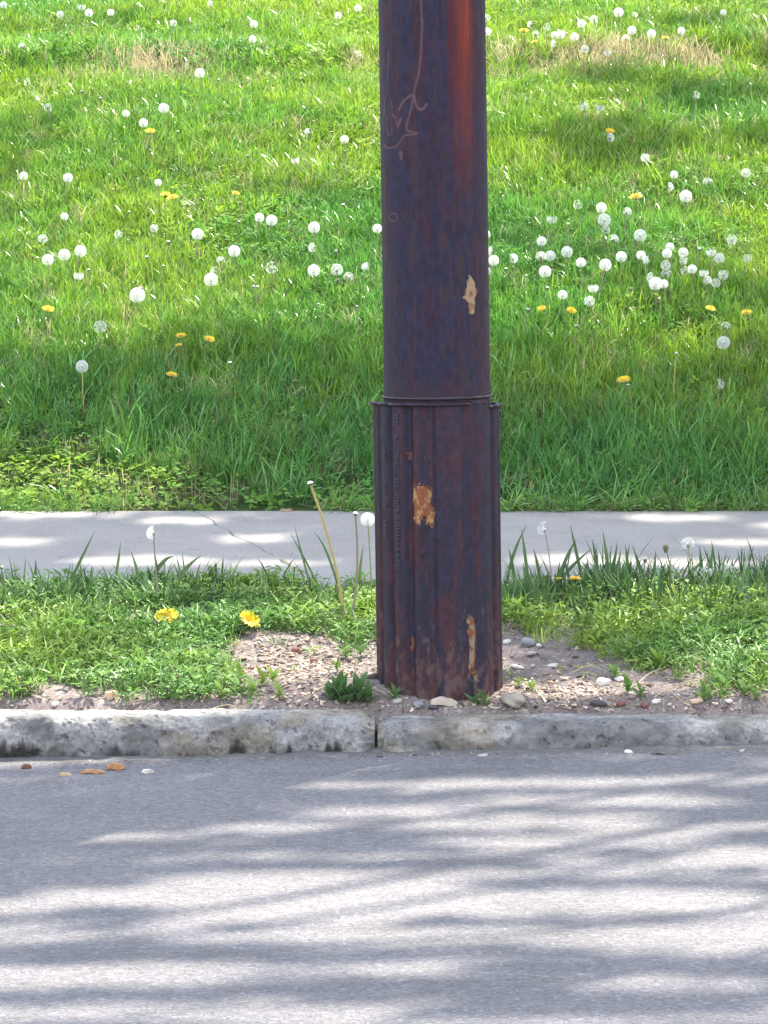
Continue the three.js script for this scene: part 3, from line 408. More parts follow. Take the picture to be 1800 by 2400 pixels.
{
  const white = leafy(1, 1, 1, 0.45), shiny = gloss(1, 1, 1); // per-copy colours carry the greens
  // lawn
  const geos = [], mats = [];
  for (let k = 0; k < 6; k++) { geos.push(tuftGeo(900 + k, 14, 0.085, 0.034, 0.0042, 0.55 + 0.12 * k)); mats.push(k % 3 === 2 ? shiny : white); }
  for (let k = 0; k < 3; k++) { geos.push(tuftGeo(930 + k, 12, 0.13, 0.03, 0.0052, 0.9 + 0.2 * k)); mats.push(k === 1 ? shiny : white); }      // long lower edge
  geos.push(sprigGeo(950, 9, 0.05, 0.022, 0.012), sprigGeo(951, 11, 0.06, 0.026, 0.013)); mats.push(white, white);
  geos.push(tuftGeo(960, 10, 0.075, 0.03, 0.0035, 1.2)); mats.push(white);                                                        // dry thatch
  const lawn = new Cover('lawn_grass', 'fresh green spring grass covering the sloping bank', 'grass', geos, mats), rng = rngOf(31), c = new THREE.Color();
  const cell = (d0, d1, x0, x1, stepSize, keep) => { for (let d = d0; d < d1; d += stepSize) for (let x = x0; x < x1; x += stepSize) { const xx = x + rng() * stepSize, dd = d + rng() * stepSize; if (keep(xx, dd)) plant(xx, dd, stepSize / 0.034); } };
  function plant(x, d, coarse) {
    if (d < 13.715 + 0.06 * noise(x * 7, 1, 655)) return;
    const y = ground(x, d) - 0.006, patch = fbm(x * 1.1, d * 1.1, 661, 3), fine = rng(), low = 1 - step(14.0, 14.9, d), leafZone = fbm(x * 1.6 + 7, d * 2.2, 667, 3);
    const dry = Math.exp(-(((d - 19.15 - 0.15 * x) / 0.30) ** 2)) * step(0.42, 0.6, fbm(x * 1.9, d * 1.2, 669, 3)) ;
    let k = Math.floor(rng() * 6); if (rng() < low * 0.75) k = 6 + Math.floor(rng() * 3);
    const weedy = (low * step(0.3, -0.2, x) * 0.55 + (d < 14.05 ? 0.35 : 0)) * (leafZone > 0.45 ? 1 : 0.3) + (leafZone > 0.63 ? 0.35 : 0.03);
    if (rng() < weedy) k = 9 + Math.floor(rng() * 2);
    if (rng() < dry * 0.85 + 0.06 + 0.10 * step(0.52, 0.68, fbm(x * 2.1, d * 1.6, 675, 4))) k = 11;
    const b = 0.70 + 0.6 * fine, yel = clamp((patch - 0.34) * 2.2 + 0.9 * (rng() - 0.5));
    c.setRGB(mix(0.11, 0.27, yel) * b, mix(0.29, 0.405, yel) * b, mix(0.042, 0.030, yel) * b);
    if (k > 5 && k < 9) c.setRGB(mix(0.09, 0.17, yel) * b, mix(0.26, 0.33, yel) * b, 0.055 * b);  // long blades tinted darker and bluer, painting in shade at the bank foot
    if (k === 11) c.setRGB(0.50 * b, 0.44 * b, 0.24 * b);
    const edge = 1 - step(13.74, 13.95, d), s = (0.8 + 0.5 * rng()) * Math.min(1.5, coarse ** 0.5), hgt = (0.70 + 0.55 * fbm(x * 2.6, d * 2.6, 671, 3) * 1.1 + 0.2 * rng()) * (1 - 0.25 * edge);
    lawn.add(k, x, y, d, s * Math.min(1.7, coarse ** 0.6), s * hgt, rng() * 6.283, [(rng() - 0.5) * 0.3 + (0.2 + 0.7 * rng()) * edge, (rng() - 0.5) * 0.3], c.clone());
  }
  cell(13.72, 16.2, -2.6, 2.6, 0.032, (x, d) => inFrame(x, d));
  cell(16.2, 19, -2.6, 2.6, 0.036, (x, d) => inFrame(x, d));
  cell(19, 23.5, -2.8, 2.8, 0.042, (x, d) => inFrame(x, d));
  cell(13.72, 23.5, -5, 5, 0.075, (x, d) => !inFrame(x, d));
  cell(23.5, 34, -6, 6, 0.13, () => true);
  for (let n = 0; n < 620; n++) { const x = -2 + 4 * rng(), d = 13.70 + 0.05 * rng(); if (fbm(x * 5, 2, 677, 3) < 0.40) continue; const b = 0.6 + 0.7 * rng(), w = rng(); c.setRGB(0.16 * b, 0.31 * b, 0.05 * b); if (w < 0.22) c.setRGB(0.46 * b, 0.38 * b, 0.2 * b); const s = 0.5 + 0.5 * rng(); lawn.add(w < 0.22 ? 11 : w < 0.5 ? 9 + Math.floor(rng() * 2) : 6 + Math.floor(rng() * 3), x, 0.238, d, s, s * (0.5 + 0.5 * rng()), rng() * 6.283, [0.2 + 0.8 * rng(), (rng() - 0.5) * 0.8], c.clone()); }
  lawn.build('blades');
}
{
  const white = leafy(1, 1, 1, 0.42), shiny = gloss(1, 1, 1); shiny.roughness = 0.5;
  const geos = [sprigGeo(970, 9, 0.034, 0.020, 0.0095), sprigGeo(971, 8, 0.045, 0.024, 0.0085), sprigGeo(972, 11, 0.028, 0.015, 0.009), tuftGeo(973, 8, 0.055, 0.022, 0.0042, 0.8), tuftGeo(974, 8, 0.065, 0.02, 0.0045, 1.1), tuftGeo(975, 7, 0.125, 0.022, 0.0058, 0.55), tuftGeo(976, 6, 0.11, 0.02, 0.006, 0.9), tuftGeo(977, 6, 0.045, 0.03, 0.0028, 1.5)];
  const verge = new Cover('verge_weeds', 'low leafy weeds and grass growing on the verge', 'weeds', geos, [white, white, shiny, white, shiny, white, shiny, white]), rng = rngOf(37), c = new THREE.Color();
  const put = (x, d, coarse) => {
    const b = bare(x, d); if (d < 10.82 || d > 12.35 + 0.05 * noise(x * 9, 4, 685)) return; if (Math.hypot(x - 0.15, d - 11.0) < 0.19) return;
    if (rng() < b * 0.965 + (b > 0.9 ? 0.02 : 0)) return;
    const patch = fbm(x * 2.2, d * 2.2, 681, 3), back = step(11.75, 12.2, d), thin = fbm(x * 6, d * 6, 683, 3);
    if (rng() < 0.32 + 1.7 * (thin - 0.47)) return;
    let k = rng() < 0.62 ? Math.floor(rng() * 3) : 3 + Math.floor(rng() * 2);
    const tall = x > 0.25 ? 0.30 : x < -0.45 ? 0.26 : 0.05; if (rng() < back * tall) k = 5 + Math.floor(rng() * 2);
    if (rng() < 0.10) k = 7;
    const br = 0.7 + 0.6 * rng(), yel = clamp((patch - 0.38) * 2.2 + 0.6 * (rng() - 0.5));
    c.setRGB(mix(0.13, 0.29, yel) * br, mix(0.27, 0.41, yel) * br, mix(0.05, 0.045, yel) * br); if (k > 4 && k < 7) c.setRGB(0.075 * br, 0.15 * br, 0.045 * br); if (k === 7) c.setRGB(0.42 * br, 0.34 * br, 0.19 * br);
    const s = (0.75 + 0.55 * rng()) * Math.min(1.5, coarse ** 0.5) * (1 - 0.35 * b);
    verge.add(k, x, ground(x, Math.min(d, 12.34)) - 0.004, d, s, s * (0.75 + 0.5 * rng()) * (k > 4 && k < 7 && x < 0 ? 0.8 : 1), rng() * 6.283, [(rng() - 0.5) * 0.35, (rng() - 0.5) * 0.35], c.clone());
  };
  const st = 0.0165; for (let d = 10.82; d < 12.4; d += st) for (let x = -1.45; x < 1.45; x += st) put(x + rng() * st, d + rng() * st, 1);
  const s2 = 0.05; for (let d = 10.83; d < 12.36; d += s2) for (let x = -5; x < 5; x += s2) if (Math.abs(x) > 1.45) put(x + rng() * s2, d + rng() * s2, 3);
  verge.build('leaves');
}
{ // shredded bark and grit on the bare soil
  const chip = (seed, l, w, t) => { const g = new THREE.BoxGeometry(l, t, w, 2, 1, 1), p = g.attributes.position, r = rngOf(seed), m = {}; for (let i = 0; i < p.count; i++) { const key = p.getX(i).toFixed(4) + p.getY(i).toFixed(4) + p.getZ(i).toFixed(4); m[key] ??= [(r() - 0.5) * l * 0.3, (r() - 0.5) * t * 0.8, (r() - 0.5) * w * 0.6]; p.setXYZ(i, p.getX(i) + m[key][0], p.getY(i) + m[key][1], p.getZ(i) + m[key][2]); } g.computeVertexNormals(); g.deleteAttribute('uv'); return g; };
  const pebble = (seed) => { const g = mergeVertices(new THREE.IcosahedronGeometry(0.006, 1).deleteAttribute('uv').deleteAttribute('normal')), p = g.attributes.position, r = rngOf(seed); for (let i = 0; i < p.count; i++) { const s = 0.75 + 0.45 * r(); p.setXYZ(i, p.getX(i) * s * 1.2, p.getY(i) * s * 0.65, p.getZ(i) * s); } g.computeVertexNormals(); return g; };
  const m = std({ color: col(1, 1, 1), roughness: 0.95 });
  const c = new THREE.Color(), rng = rngOf(41), chips = new Cover('bark_litter', 'tan wood chips and grit strewn over bare soil and along the kerb foot', 'litter', [chip(1, 0.022, 0.008, 0.003), chip(2, 0.014, 0.007, 0.003), chip(3, 0.03, 0.006, 0.003), chip(4, 0.011, 0.009, 0.004), pebble(5), pebble(6)], Array(6).fill(m));
  for (let n = 0; n < 60000; n++) {
    const x = -1.5 + 3 * rng(), d = 10.80 + 1.2 * rng(), b = bare(x, d); if (rng() > b || Math.hypot(x - 0.15, d - 11.0) < 0.172) continue;
    const pile = Math.exp(-(((x + 0.21) / 0.16) ** 2 + ((d - 11.25) / 0.35) ** 2)) + Math.exp(-(((x - 0.42) / 0.17) ** 2 + ((d - 10.93) / 0.12) ** 2)) + 0.05 + 0.2 * (d < 10.9 ? 1 : 0);
    if (rng() > pile * 0.8) continue;
    const k = rng() < 0.92 ? Math.floor(rng() * 4) : 4 + Math.floor(rng() * 2), br = 0.55 + 0.75 * rng(), w = rng();
    if (k > 3) c.setRGB(0.30 * br, 0.27 * br, 0.25 * br); else if (w < 0.18) c.setRGB(0.13 * br, 0.095 * br, 0.075 * br); else if (w < 0.27) c.setRGB(0.36 * br, 0.20 * br, 0.13 * br); else c.setRGB(0.56 * br, 0.44 * br, 0.33 * br);
    const s = 0.3 + 0.75 * rng() ** 1.6; chips.add(k, x, ground(x, d) - 0.001 + 0.003 * rng(), d, s, s, rng() * 6.283, [(rng() - 0.5) * 0.6, (rng() - 0.5) * 0.6], c.clone());
  }
  for (let n = 0; n < 900; n++) { const x = -1.6 + 3.2 * rng(), d = 10.60 - 0.11 * rng() ** 1.7; if (fbm(x * 4, 3, 691, 3) < 0.36) continue; const k = Math.floor(rng() * 6), br = 0.4 + 0.8 * rng(); c.setRGB(0.30 * br, 0.25 * br, 0.21 * br); if (rng() < 0.15) c.setRGB(0.4 * br, 0.27 * br, 0.14 * br); const s = 0.2 + 0.5 * rng(); chips.add(k, x, roadY(x, d) + 0.001, d, s, s, rng() * 6.283, [(rng() - 0.5) * 0.4, (rng() - 0.5) * 0.4], c.clone()); }
  chips.build('chips');
}
// ------------------------------------------------------------------ dandelions
{
  const rng = rngOf(53);
  const whiteFluff = new THREE.MeshPhysicalMaterial({ color: col(0.86, 0.86, 0.84), roughness: 1, transmission: 0.4, thickness: 0, side: THREE.DoubleSide, specularIntensity: 0.2 });
  const stemMat = std({ color: col(0.20, 0.22, 0.08), roughness: 0.7 }), stemTan = std({ color: col(0.40, 0.30, 0.12), roughness: 0.7 }), stemMauve = std({ color: col(0.26, 0.19, 0.15), roughness: 0.7 });
  const brown = std({ color: col(0.16, 0.13, 0.08), roughness: 0.9 }), sepal = std({ color: col(0.10, 0.15, 0.05), roughness: 0.9, side: THREE.DoubleSide }), button = std({ color: col(0.72, 0.70, 0.62), roughness: 0.8 });
  const yellow = new THREE.MeshPhysicalMaterial({ color: col(0.88, 0.70, 0.012), roughness: 0.9, transmission: 0.35, thickness: 0, side: THREE.DoubleSide }), gold = new THREE.MeshPhysicalMaterial({ color: col(0.88, 0.60, 0.01), roughness: 0.9, transmission: 0.35, thickness: 0, side: THREE.DoubleSide });
  function fluff(seed, keep) {                             // ball of parachutes, radius 1
    const r = rngOf(seed), pos = [], idx = [], N = 135, a = new THREE.Vector3(), s = new THREE.Vector3(), t = new THREE.Vector3();
    const tri = (p, q, o) => { const b = pos.length / 3; pos.push(...p, ...q, ...o); idx.push(b, b + 1, b + 2); };
    for (let k = 0; k < N; k++) {
      const y = 1 - 2 * (k + 0.5) / N, ph = k * 2.39996; a.set(Math.sqrt(1 - y * y) * Math.cos(ph), y, Math.sqrt(1 - y * y) * Math.sin(ph));
      if (y < -0.88 || !keep(a, r)) continue;
      s.set(0, 1, 0); if (Math.abs(a.y) > 0.9) s.set(1, 0, 0); s.cross(a).normalize(); t.crossVectors(a, s);
      const root = a.clone().multiplyScalar(0.2), neck = a.clone().multiplyScalar(0.72 + 0.04 * r());
      tri(root.clone().addScaledVector(s, 0.02).toArray(), root.clone().addScaledVector(s, -0.02).toArray(), neck.toArray());
      for (let m = 0; m < 9; m++) { const al = m / 9 * 6.283 + r(), dir = s.clone().multiplyScalar(Math.cos(al)).addScaledVector(t, Math.sin(al)), side = s.clone().multiplyScalar(-Math.sin(al)).addScaledVector(t, Math.cos(al)), tip = neck.clone().addScaledVector(a, 0.17 + 0.09 * r()).addScaledVector(dir, 0.26 + 0.06 * r()); tri(neck.clone().addScaledVector(side, 0.012).toArray(), tip.clone().addScaledVector(side, 0.015).toArray(), tip.clone().addScaledVector(side, -0.015).toArray()); }
    }
    return geoOf(pos, idx);
  }
  const full = [0, 1, 2].map((k) => fluff(700 + k, () => true)), worn = [fluff(710, (a, r) => a.x < 0.25 && r() < 0.9), fluff(711, (a, r) => a.x > -0.2 && a.y > -0.5 && r() < 0.8), fluff(712, (a, r) => a.y < 0.3 && r() < 0.75), fluff(713, (a, r) => r() < 0.45), fluff(714, (a, r) => a.x < -0.1 && r() < 0.8), fluff(715, (a, r) => a.y > -0.4 && r() < 0.3), fluff(716, (a, r) => a.x < 0.2 && r() < 0.4)];
  const stemGeo = [0, 1, 2, 3].map((k) => { const q = rngOf(720 + k), bx = (q() - 0.5) * 0.12, bz = (q() - 0.5) * 0.12; return tube([[0, 0, 0], [bx, 0.35, bz], [bx * 0.9, 0.7, bz * 0.6], [0, 1, 0]], 1, 0.8, 6, 8); });   // height 1, radius 1: scaled for each plant
  stemGeo.forEach((g) => { const p = g.attributes.position; for (let i = 0; i < p.count; i++) { } });
  const stemUnit = (k) => { const q = rngOf(740 + k), bx = (q() - 0.5) * 0.018, bz = (q() - 0.5) * 0.018; return tube([[0, 0, 0], [bx, 0.035, bz], [bx * 0.9, 0.07, bz * 0.6], [0, 0.1, 0]], 0.0019, 0.0015, 6, 8); };
  const stems = [0, 1, 2, 3].map(stemUnit);
  const core = new THREE.SphereGeometry(0.0042, 8, 6); core.scale(1, 0.8, 1);
  const bracts = (() => { const l = []; for (let k = 0; k < 9; k++) { const a = k / 9 * 6.283, g = geoOf([0.003, -0.001, -0.0012, 0.003, -0.001, 0.0012, 0.009, -0.006, 0], [0, 1, 2]); g.rotateY(a); l.push(g); } const c = new THREE.CylinderGeometry(0.0045, 0.002, 0.004, 8, 1); c.deleteAttribute('uv'); c.translate(0, -0.002, 0); l.push(c); return mergeGeometries(l.map((g) => g.index ? g.toNonIndexed() : g).map((g) => { g.deleteAttribute('uv'); return g; })); })();
  const dome = new THREE.SphereGeometry(0.0058, 10, 6, 0, 6.283, 0, Math.PI / 2); dome.scale(1, 0.75, 1);
  const cone = new THREE.CylinderGeometry(0.0068, 0.0035, 0.011, 9, 2); cone.translate(0, -0.004, 0);
  const tuftTop = (() => { const l = []; for (let k = 0; k < 24; k++) { const a = k * 2.4, r = 0.0055 * Math.sqrt((k + 0.5) / 24), g = geoOf([r * Math.cos(a) - 0.0008, 0, r * Math.sin(a), r * Math.cos(a) + 0.0008, 0, r * Math.sin(a), r * 1.5 * Math.cos(a), 0.008, r * 1.5 * Math.sin(a)], [0, 1, 2]); l.push(g); } return mergeGeometries(l); })();
  const petals = (seed, open) => { const r = rngOf(seed), l = [[], []]; for (let ring = 0; ring < 5; ring++) { const n = 26 - ring * 3, rad = 0.0205 * (1 - ring * 0.17); for (let k = 0; k < n; k++) { const a = k / n * 6.283 + r() * 0.2, len = rad * (0.85 + 0.25 * r()), w = 0.0013, up = mix(1.15, 0.12 + 0.26 * ring, open) + 0.15 * (r() - 0.5), m = len * 0.55, y1 = 0.002 + m * up, y2 = y1 + (len - m) * up * 0.5; const g = geoOf([0.001, 0, -w * 0.6, 0.001, 0, w * 0.6, m, y1, w, m, y1, -w, len, y2, w * 0.9, len, y2, -w * 0.9], [0, 1, 2, 0, 2, 3, 3, 2, 4, 3, 4, 5]); g.rotateY(a); l[ring > 2 ? 1 : 0].push(g); } } return l.map((q) => mergeGeometries(q)); };
  const blooms = [petals(760, 1), petals(761, 0.85), petals(762, 0.45)];
  const cup = (() => { const l = []; for (let k = 0; k < 10; k++) { const a = k / 10 * 6.283, g = geoOf([0.002, -0.006, -0.002, 0.002, -0.006, 0.002, 0.0075, 0.002, 0.0014, 0.0075, 0.002, -0.0014, 0.011, -0.004, 0], [0, 1, 2, 0, 2, 3, 3, 2, 4]); g.rotateY(a); l.push(g); } return mergeGeometries(l); })();
  let count = 0;
  function plant(kind, px, py, o = {}) {
    const h = o.h ?? (0.105 + 0.05 * rng()), [x, y, d] = spot(px, py, h), g = group(o.name ?? { clock: 'dandelion_clock', worn: 'worn_dandelion_clock', bald: 'bare_dandelion_stalk', bud: 'closed_dandelion_bud', bloom: 'dandelion_flower' }[kind], x, y - 0.006, -d);
    count++; const lean = o.lean ?? (kind === 'bloom' ? [0.28 + 0.3 * rng(), (rng() - 0.5) * 0.5] : [(rng() - 0.5) * 0.25, (rng() - 0.5) * 0.25]); if (o.base) { const b = spot(...o.base), dx = x - b[0]; g.position.set(b[0], b[1] - 0.006, -b[2]); const top = EYE + (1200 - py) * 0 ; view.set((px - 900) / 9900, (1200 - py) / 9900, -1).applyEuler(camera.rotation); const k = b[2] / -view.z, hx = view.x * k, hy = EYE + view.y * k; o.len = Math.hypot(hx - b[0], hy - b[1]); lean[0] = 0; lean[1] = -Math.atan2(hx - b[0], hy - b[1]); }
    g.rotation.set(lean[0], 0, lean[1]); const len = o.len ?? h;
    const top = new THREE.Object3D(); const dia = o.s ?? 1, turn = rng() * 6.283;
    const st = mesh('stem', stems[count % 4], o.stem ?? (kind === 'bloom' ? stemMat : rng() < 0.5 ? stemMauve : stemMat), g); st.scale.set(o.thick ?? 1, len / 0.1, o.thick ?? 1); st.rotation.y = o.turn ?? turn;
    const put = (name, geo, m, s = 1, dy = 0, par = g) => { const q = mesh(name, geo, m, par); if (par === g) { q.position.y = len + dy; q.rotation.set(0, o.turn ?? turn, 0); } q.scale.setScalar(s); return q; };
    if (kind === 'clock') { const R = 0.0205 * dia; put('seed_head', full[count % 3], whiteFluff, R, 0.004); put('receptacle', core, brown, dia, 0.002); put('bracts', bracts, sepal, dia); }
    if (kind === 'worn') { const R = 0.0200 * dia; put('seed_head', worn[o.v ?? count % 7], whiteFluff, R, 0.004); put('receptacle', dome, o.pale ? button : brown, 0.9, 0.002); put('bracts', bracts, sepal); }
    if (kind === 'bald') { put('receptacle', dome, button, dia, 0); put('bracts', bracts, o.dark ? brown : sepal, dia); }
    if (kind === 'bud') { put('bud_cone', cone, brown, dia); put('fluff_tip', tuftTop, o.plain ? brown : whiteFluff, dia, 0.001); }
    if (kind === 'bloom') { const b = blooms[o.v ?? count % 2], big = dia * 1.15; put('petals', b[0], yellow, big); put('petals', b[1], gold, big, 0.0005); put('bracts', cup, sepal, big); }
    const lab = { clock: ['round white dandelion seed head', 'full dandelion clocks'], worn: ['tattered dandelion seed head with missing tufts', 'tattered dandelion clocks'], bald: ['bare dandelion stalk with a small pale button', 'bare dandelion stalks'], bud: ['closed brownish dandelion head with a pale tip', 'closed dandelion heads'], bloom: ['open yellow dandelion flower', 'yellow dandelions'] }[kind];
    const spotName = o.label ? '' : d > 18.6 ? (x > 0.4 ? ' by the dry strip behind the pole top' : ' by the dry thatch high on the bank') : x > 0.2 ? (d < 16.2 ? ' in the thick crowd right of the pole' : ' on the bank above the crowd of clocks') : (d < 15.2 ? ' at the shaded foot of the bank' : d < 16.3 ? ' halfway up the bank left of the pole' : ' on the upper bank left of the pole'); tag(g, o.label ?? lab[0] + spotName, 'dandelion', o.label ? o.group : lab[1] + spotName);
    return g;
  }
  const A = (l, k, x0, y0, f, o) => l.forEach(([x, y, s]) => plant(k, x0 + x * f, y0 + y * f, { s: s ?? (0.82 + 0.2 * rng()), ...o }));
  // upper left of the bank
  A([[30, 18], [275, 60], [388, 55], [492, 52], [1085, 102], [1085, 170], [1460, 65], [1557, 33], [880, 314, 1.05], [712, 467, 1.05], [548, 490, 0.75], [607, 530], [1488, 602], [100, 760], [280, 768], [690, 788, 0.7], [265, 932, 0.75], [1110, 940], [1187, 950, 1.05], [1360, 983, 1.1], [855, 1012, 1.1], [1620, 988], [200, 1122, 1.05], [283, 1102, 1.1], [333, 1085, 1.1], [1008, 1083, 1.1], [1348, 1168, 1.1], [927, 1205, 1.22], [607, 1275, 1.38]], 'clock', 0, 0, 0.5425);
  A([[350, 25], [743, 98], [905, 14], [95, 203], [108, 352], [215, 462], [1335, 568], [1288, 688], [175, 1028], [1363, 1070], [965, 1125], [1188, 1155, 1.15], [1450, 1165, 1.1], [1570, 1155], [323, 1187], [675, 985], [530, 1012], [1485, 1195], [925, 1170]], 'worn', 0, 0, 0.5425);
  A([[938, 338], [722, 322], [400, 1160], [697, 1143], [1115, 1185], [1098, 1232], [150, 1105], [763, 562], [575, 910], [1020, 950]], 'bald', 0, 0, 0.5425);
  A([[370, 390], [448, 420], [1072, 670], [1050, 870], [740, 1040], [650, 1105], [1500, 880], [1487, 650], [1460, 1080], [815, 880]], 'bud', 0, 0, 0.5425);
  A([[648, 555], [775, 840], [718, 832], [990, 820, 0.7]], 'bloom', 0, 0, 0.5425, { h: 0.115 });
  // foot of the bank, left of the pole
  A([[440, 305, 1.15]], 'worn', 0, 600, 0.5425, { v: 3 });
  plant('clock', 196, 860, { s: 1.05, h: 0.17, lean: [0.02, 0.03], stem: stemTan, label: 'white dandelion seed head on a tall stem in the shade at the bank foot', group: null });
  A([[1388, 205], [1095, 125], [1540, 212], [1000, 458, 1.3]], 'bald', 0, 600, 0.5425);
  A([[185, 212, 1.0], [792, 330, 0.85], [793, 375, 0.55], [873, 340, 0.9], [715, 505, 0.95]], 'bloom', 0, 600, 0.5425, { h: 0.125 });
  // upper right of the bank
  A([[118, 175], [458, 192], [497, 192, 1.0], [602, 203], [612, 130], [838, 67, 1.15], [907, 170], [1000, 185], [1157, 172], [1412, 68, 0.75], [1183, 1088, 1.2], [717, 1152, 1.0], [745, 1222, 1.2], [1120, 970, 0.8], [118, 1300], [948, 1308, 1.15], [422, 1340, 0.9]], 'clock', 1100, 0, 0.4219);
  A([[100, 97], [340, 135], [352, 185], [420, 150], [703, 105], [930, 82], [775, 290], [635, 270], [485, 240], [872, 212], [1273, 525], [775, 765], [655, 590], [705, 590], [978, 878], [1122, 1038], [1340, 1012], [622, 1135], [755, 1275], [858, 1178], [462, 1212], [1515, 960]], 'worn', 1100, 0, 0.4219);
  A([[1270, 1010], [1388, 1115], [775, 1322], [1618, 972], [560, 1235], [545, 1212], [895, 1165]], 'bald', 1100, 0, 0.4219);
  A([[303, 160, 1.0], [390, 222, 0.7], [1098, 203, 0.75], [770, 705, 0.9], [952, 1080, 1.15]], 'bloom', 1100, 0, 0.4219, { h: 0.115 });
  // the thick of them, right of the pole
  A([[462, 115, 0.95], [518, 95, 1.05], [440, 205, 1.1], [155, 145], [115, 200, 0.8], [643, 155, 0.9], [730, 165, 1.1], [820, 118, 1.0], [950, 115], [1085, 105], [1105, 65], [1195, 100], [1400, 130], [1240, 190, 0.85], [1022, 270, 1.2], [1100, 270, 0.8], [515, 333, 0.85]], 'clock', 1100, 550, 0.4219);
  A([[775, 22], [1195, 140], [1110, 165], [1015, 145], [1295, 210], [1400, 220], [1035, 240], [1110, 220], [1180, 200], [1383, 265], [1328, 255], [705, 295], [683, 370], [110, 90], [1430, 510], [1415, 830], [250, 130], [380, 120], [1340, 95], [1480, 25], [1520, 130]], 'worn', 1100, 550, 0.4219);
  A([[322, 220], [1065, 348], [900, 825], [590, 500], [205, 185]], 'bald', 1100, 550, 0.4219);
  A([[418, 290], [305, 415], [880, 295], [905, 40], [1280, 75]], 'bud', 1100, 550, 0.4219);
  A([[440, 380, 0.75], [520, 385, 0.85], [1295, 385, 0.8], [1555, 418, 0.9]], 'bloom', 1100, 550, 0.4219, { h: 0.115 });
  plant('bloom', 1475, 879, { s: 1.05, h: 0.15, v: 1, label: 'yellow dandelion flower in the shade at the foot of the bank right of the pole', group: null });
  plant('clock', 1701, 803, { s: 1.15, h: 0.13, label: 'pale round dandelion seed head at the edge of the bank shade right of the pole', group: null });
  plant('bald', 1585, 824, { h: 0.21, base: [1577, 962], stem: stemTan, thick: 1.3, turn: 0, label: 'tall bare tan dandelion stalk at the foot of the bank right of the pole', group: null });
  // on the verge between kerb and sidewalk
  plant('bald', 727, 1128, { base: [812, 1478], stem: stemTan, thick: 2.5, s: 1.5, turn: 0, label: 'tall leaning bare dandelion stalk with a white button left of the pole', group: null });
  plant('bald', 833, 1199, { base: [818, 1472], stem: stemMauve, thick: 2.0, s: 1.35, turn: 1, dark: true, label: 'shorter bare dandelion stalk rising from the same root beside the pole', group: null });
  plant('clock', 862, 1216, { base: [872, 1440], stem: stemMat, thick: 1.2, s: 1.0, label: 'round dandelion seed head against the left side of the pole sleeve', group: null });
  plant('worn', 360, 1248, { base: [372, 1425], stem: stemMauve, thick: 1.3, s: 1.05, v: 4, turn: 0, label: 'half blown dandelion seed head on a mauve stem left on the verge', group: null });
  plant('worn', 1276, 1237, { base: [1293, 1400], stem: stemMauve, thick: 1.1, s: 1.05, v: 6, turn: 0, pale: true, label: 'half blown dandelion seed head just right of the pole sleeve', group: null });
  plant('bud', 1560, 1280, { base: [1568, 1390], stem: stemMauve, thick: 1.3, s: 1.35, plain: true, label: 'dull brown closed dandelion head on the verge before the sidewalk', group: null });
  plant('worn', 1612, 1275, { base: [1622, 1385], stem: stemMat, s: 1.1, v: 5, label: 'thin see through dandelion seed head on the verge before the sidewalk', group: null });
  plant('bud', 1512, 1307, { base: [1514, 1385], stem: stemMauve, s: 1.0, label: 'small closed dandelion head with a white tip on the verge', group: null });
  plant('worn', 1703, 1332, { base: [1704, 1390], s: 0.9, v: 3, label: 'short faded dandelion seed head on the verge near the edge of the sidewalk', group: 'short faded seed heads on the verge' });
  plant('worn', 1656, 1340, { base: [1658, 1392], s: 0.9, v: 3, label: 'short faded dandelion seed head on the verge near the edge of the sidewalk', group: 'short faded seed heads on the verge' });
  plant('bud', 1773, 1335, { base: [1774, 1388], s: 0.9, plain: true, label: 'small dark dandelion bud at the right end of the verge', group: null });
  plant('bald', 3, 1325, { base: [4, 1385], s: 1.2, label: 'bare dandelion stalk with a white button at the left end of the verge', group: null });
  plant('bloom', 397, 1440, { s: 1.5, h: 0.05, v: 1, lean: [0.5, 0.1], label: 'large yellow dandelion flower facing the road on the verge', group: null });
  plant('bloom', 558, 1445, { s: 1.4, h: 0.05, v: 2, lean: [0.6, -0.5], label: 'ragged half open yellow dandelion flower on the verge', group: null });
  plant('bloom', 1308, 1358, { s: 0.65, h: 0.07, v: 2, lean: [0, 0], label: 'small half closed orange yellow dandelion right of the pole sleeve', group: null });
  plant('bloom', 1347, 1358, { s: 0.95, h: 0.07, v: 0, lean: [0, 0], label: 'flat open yellow dandelion on the verge right of the pole sleeve', group: null });
  console.log('dandelions', count);
}
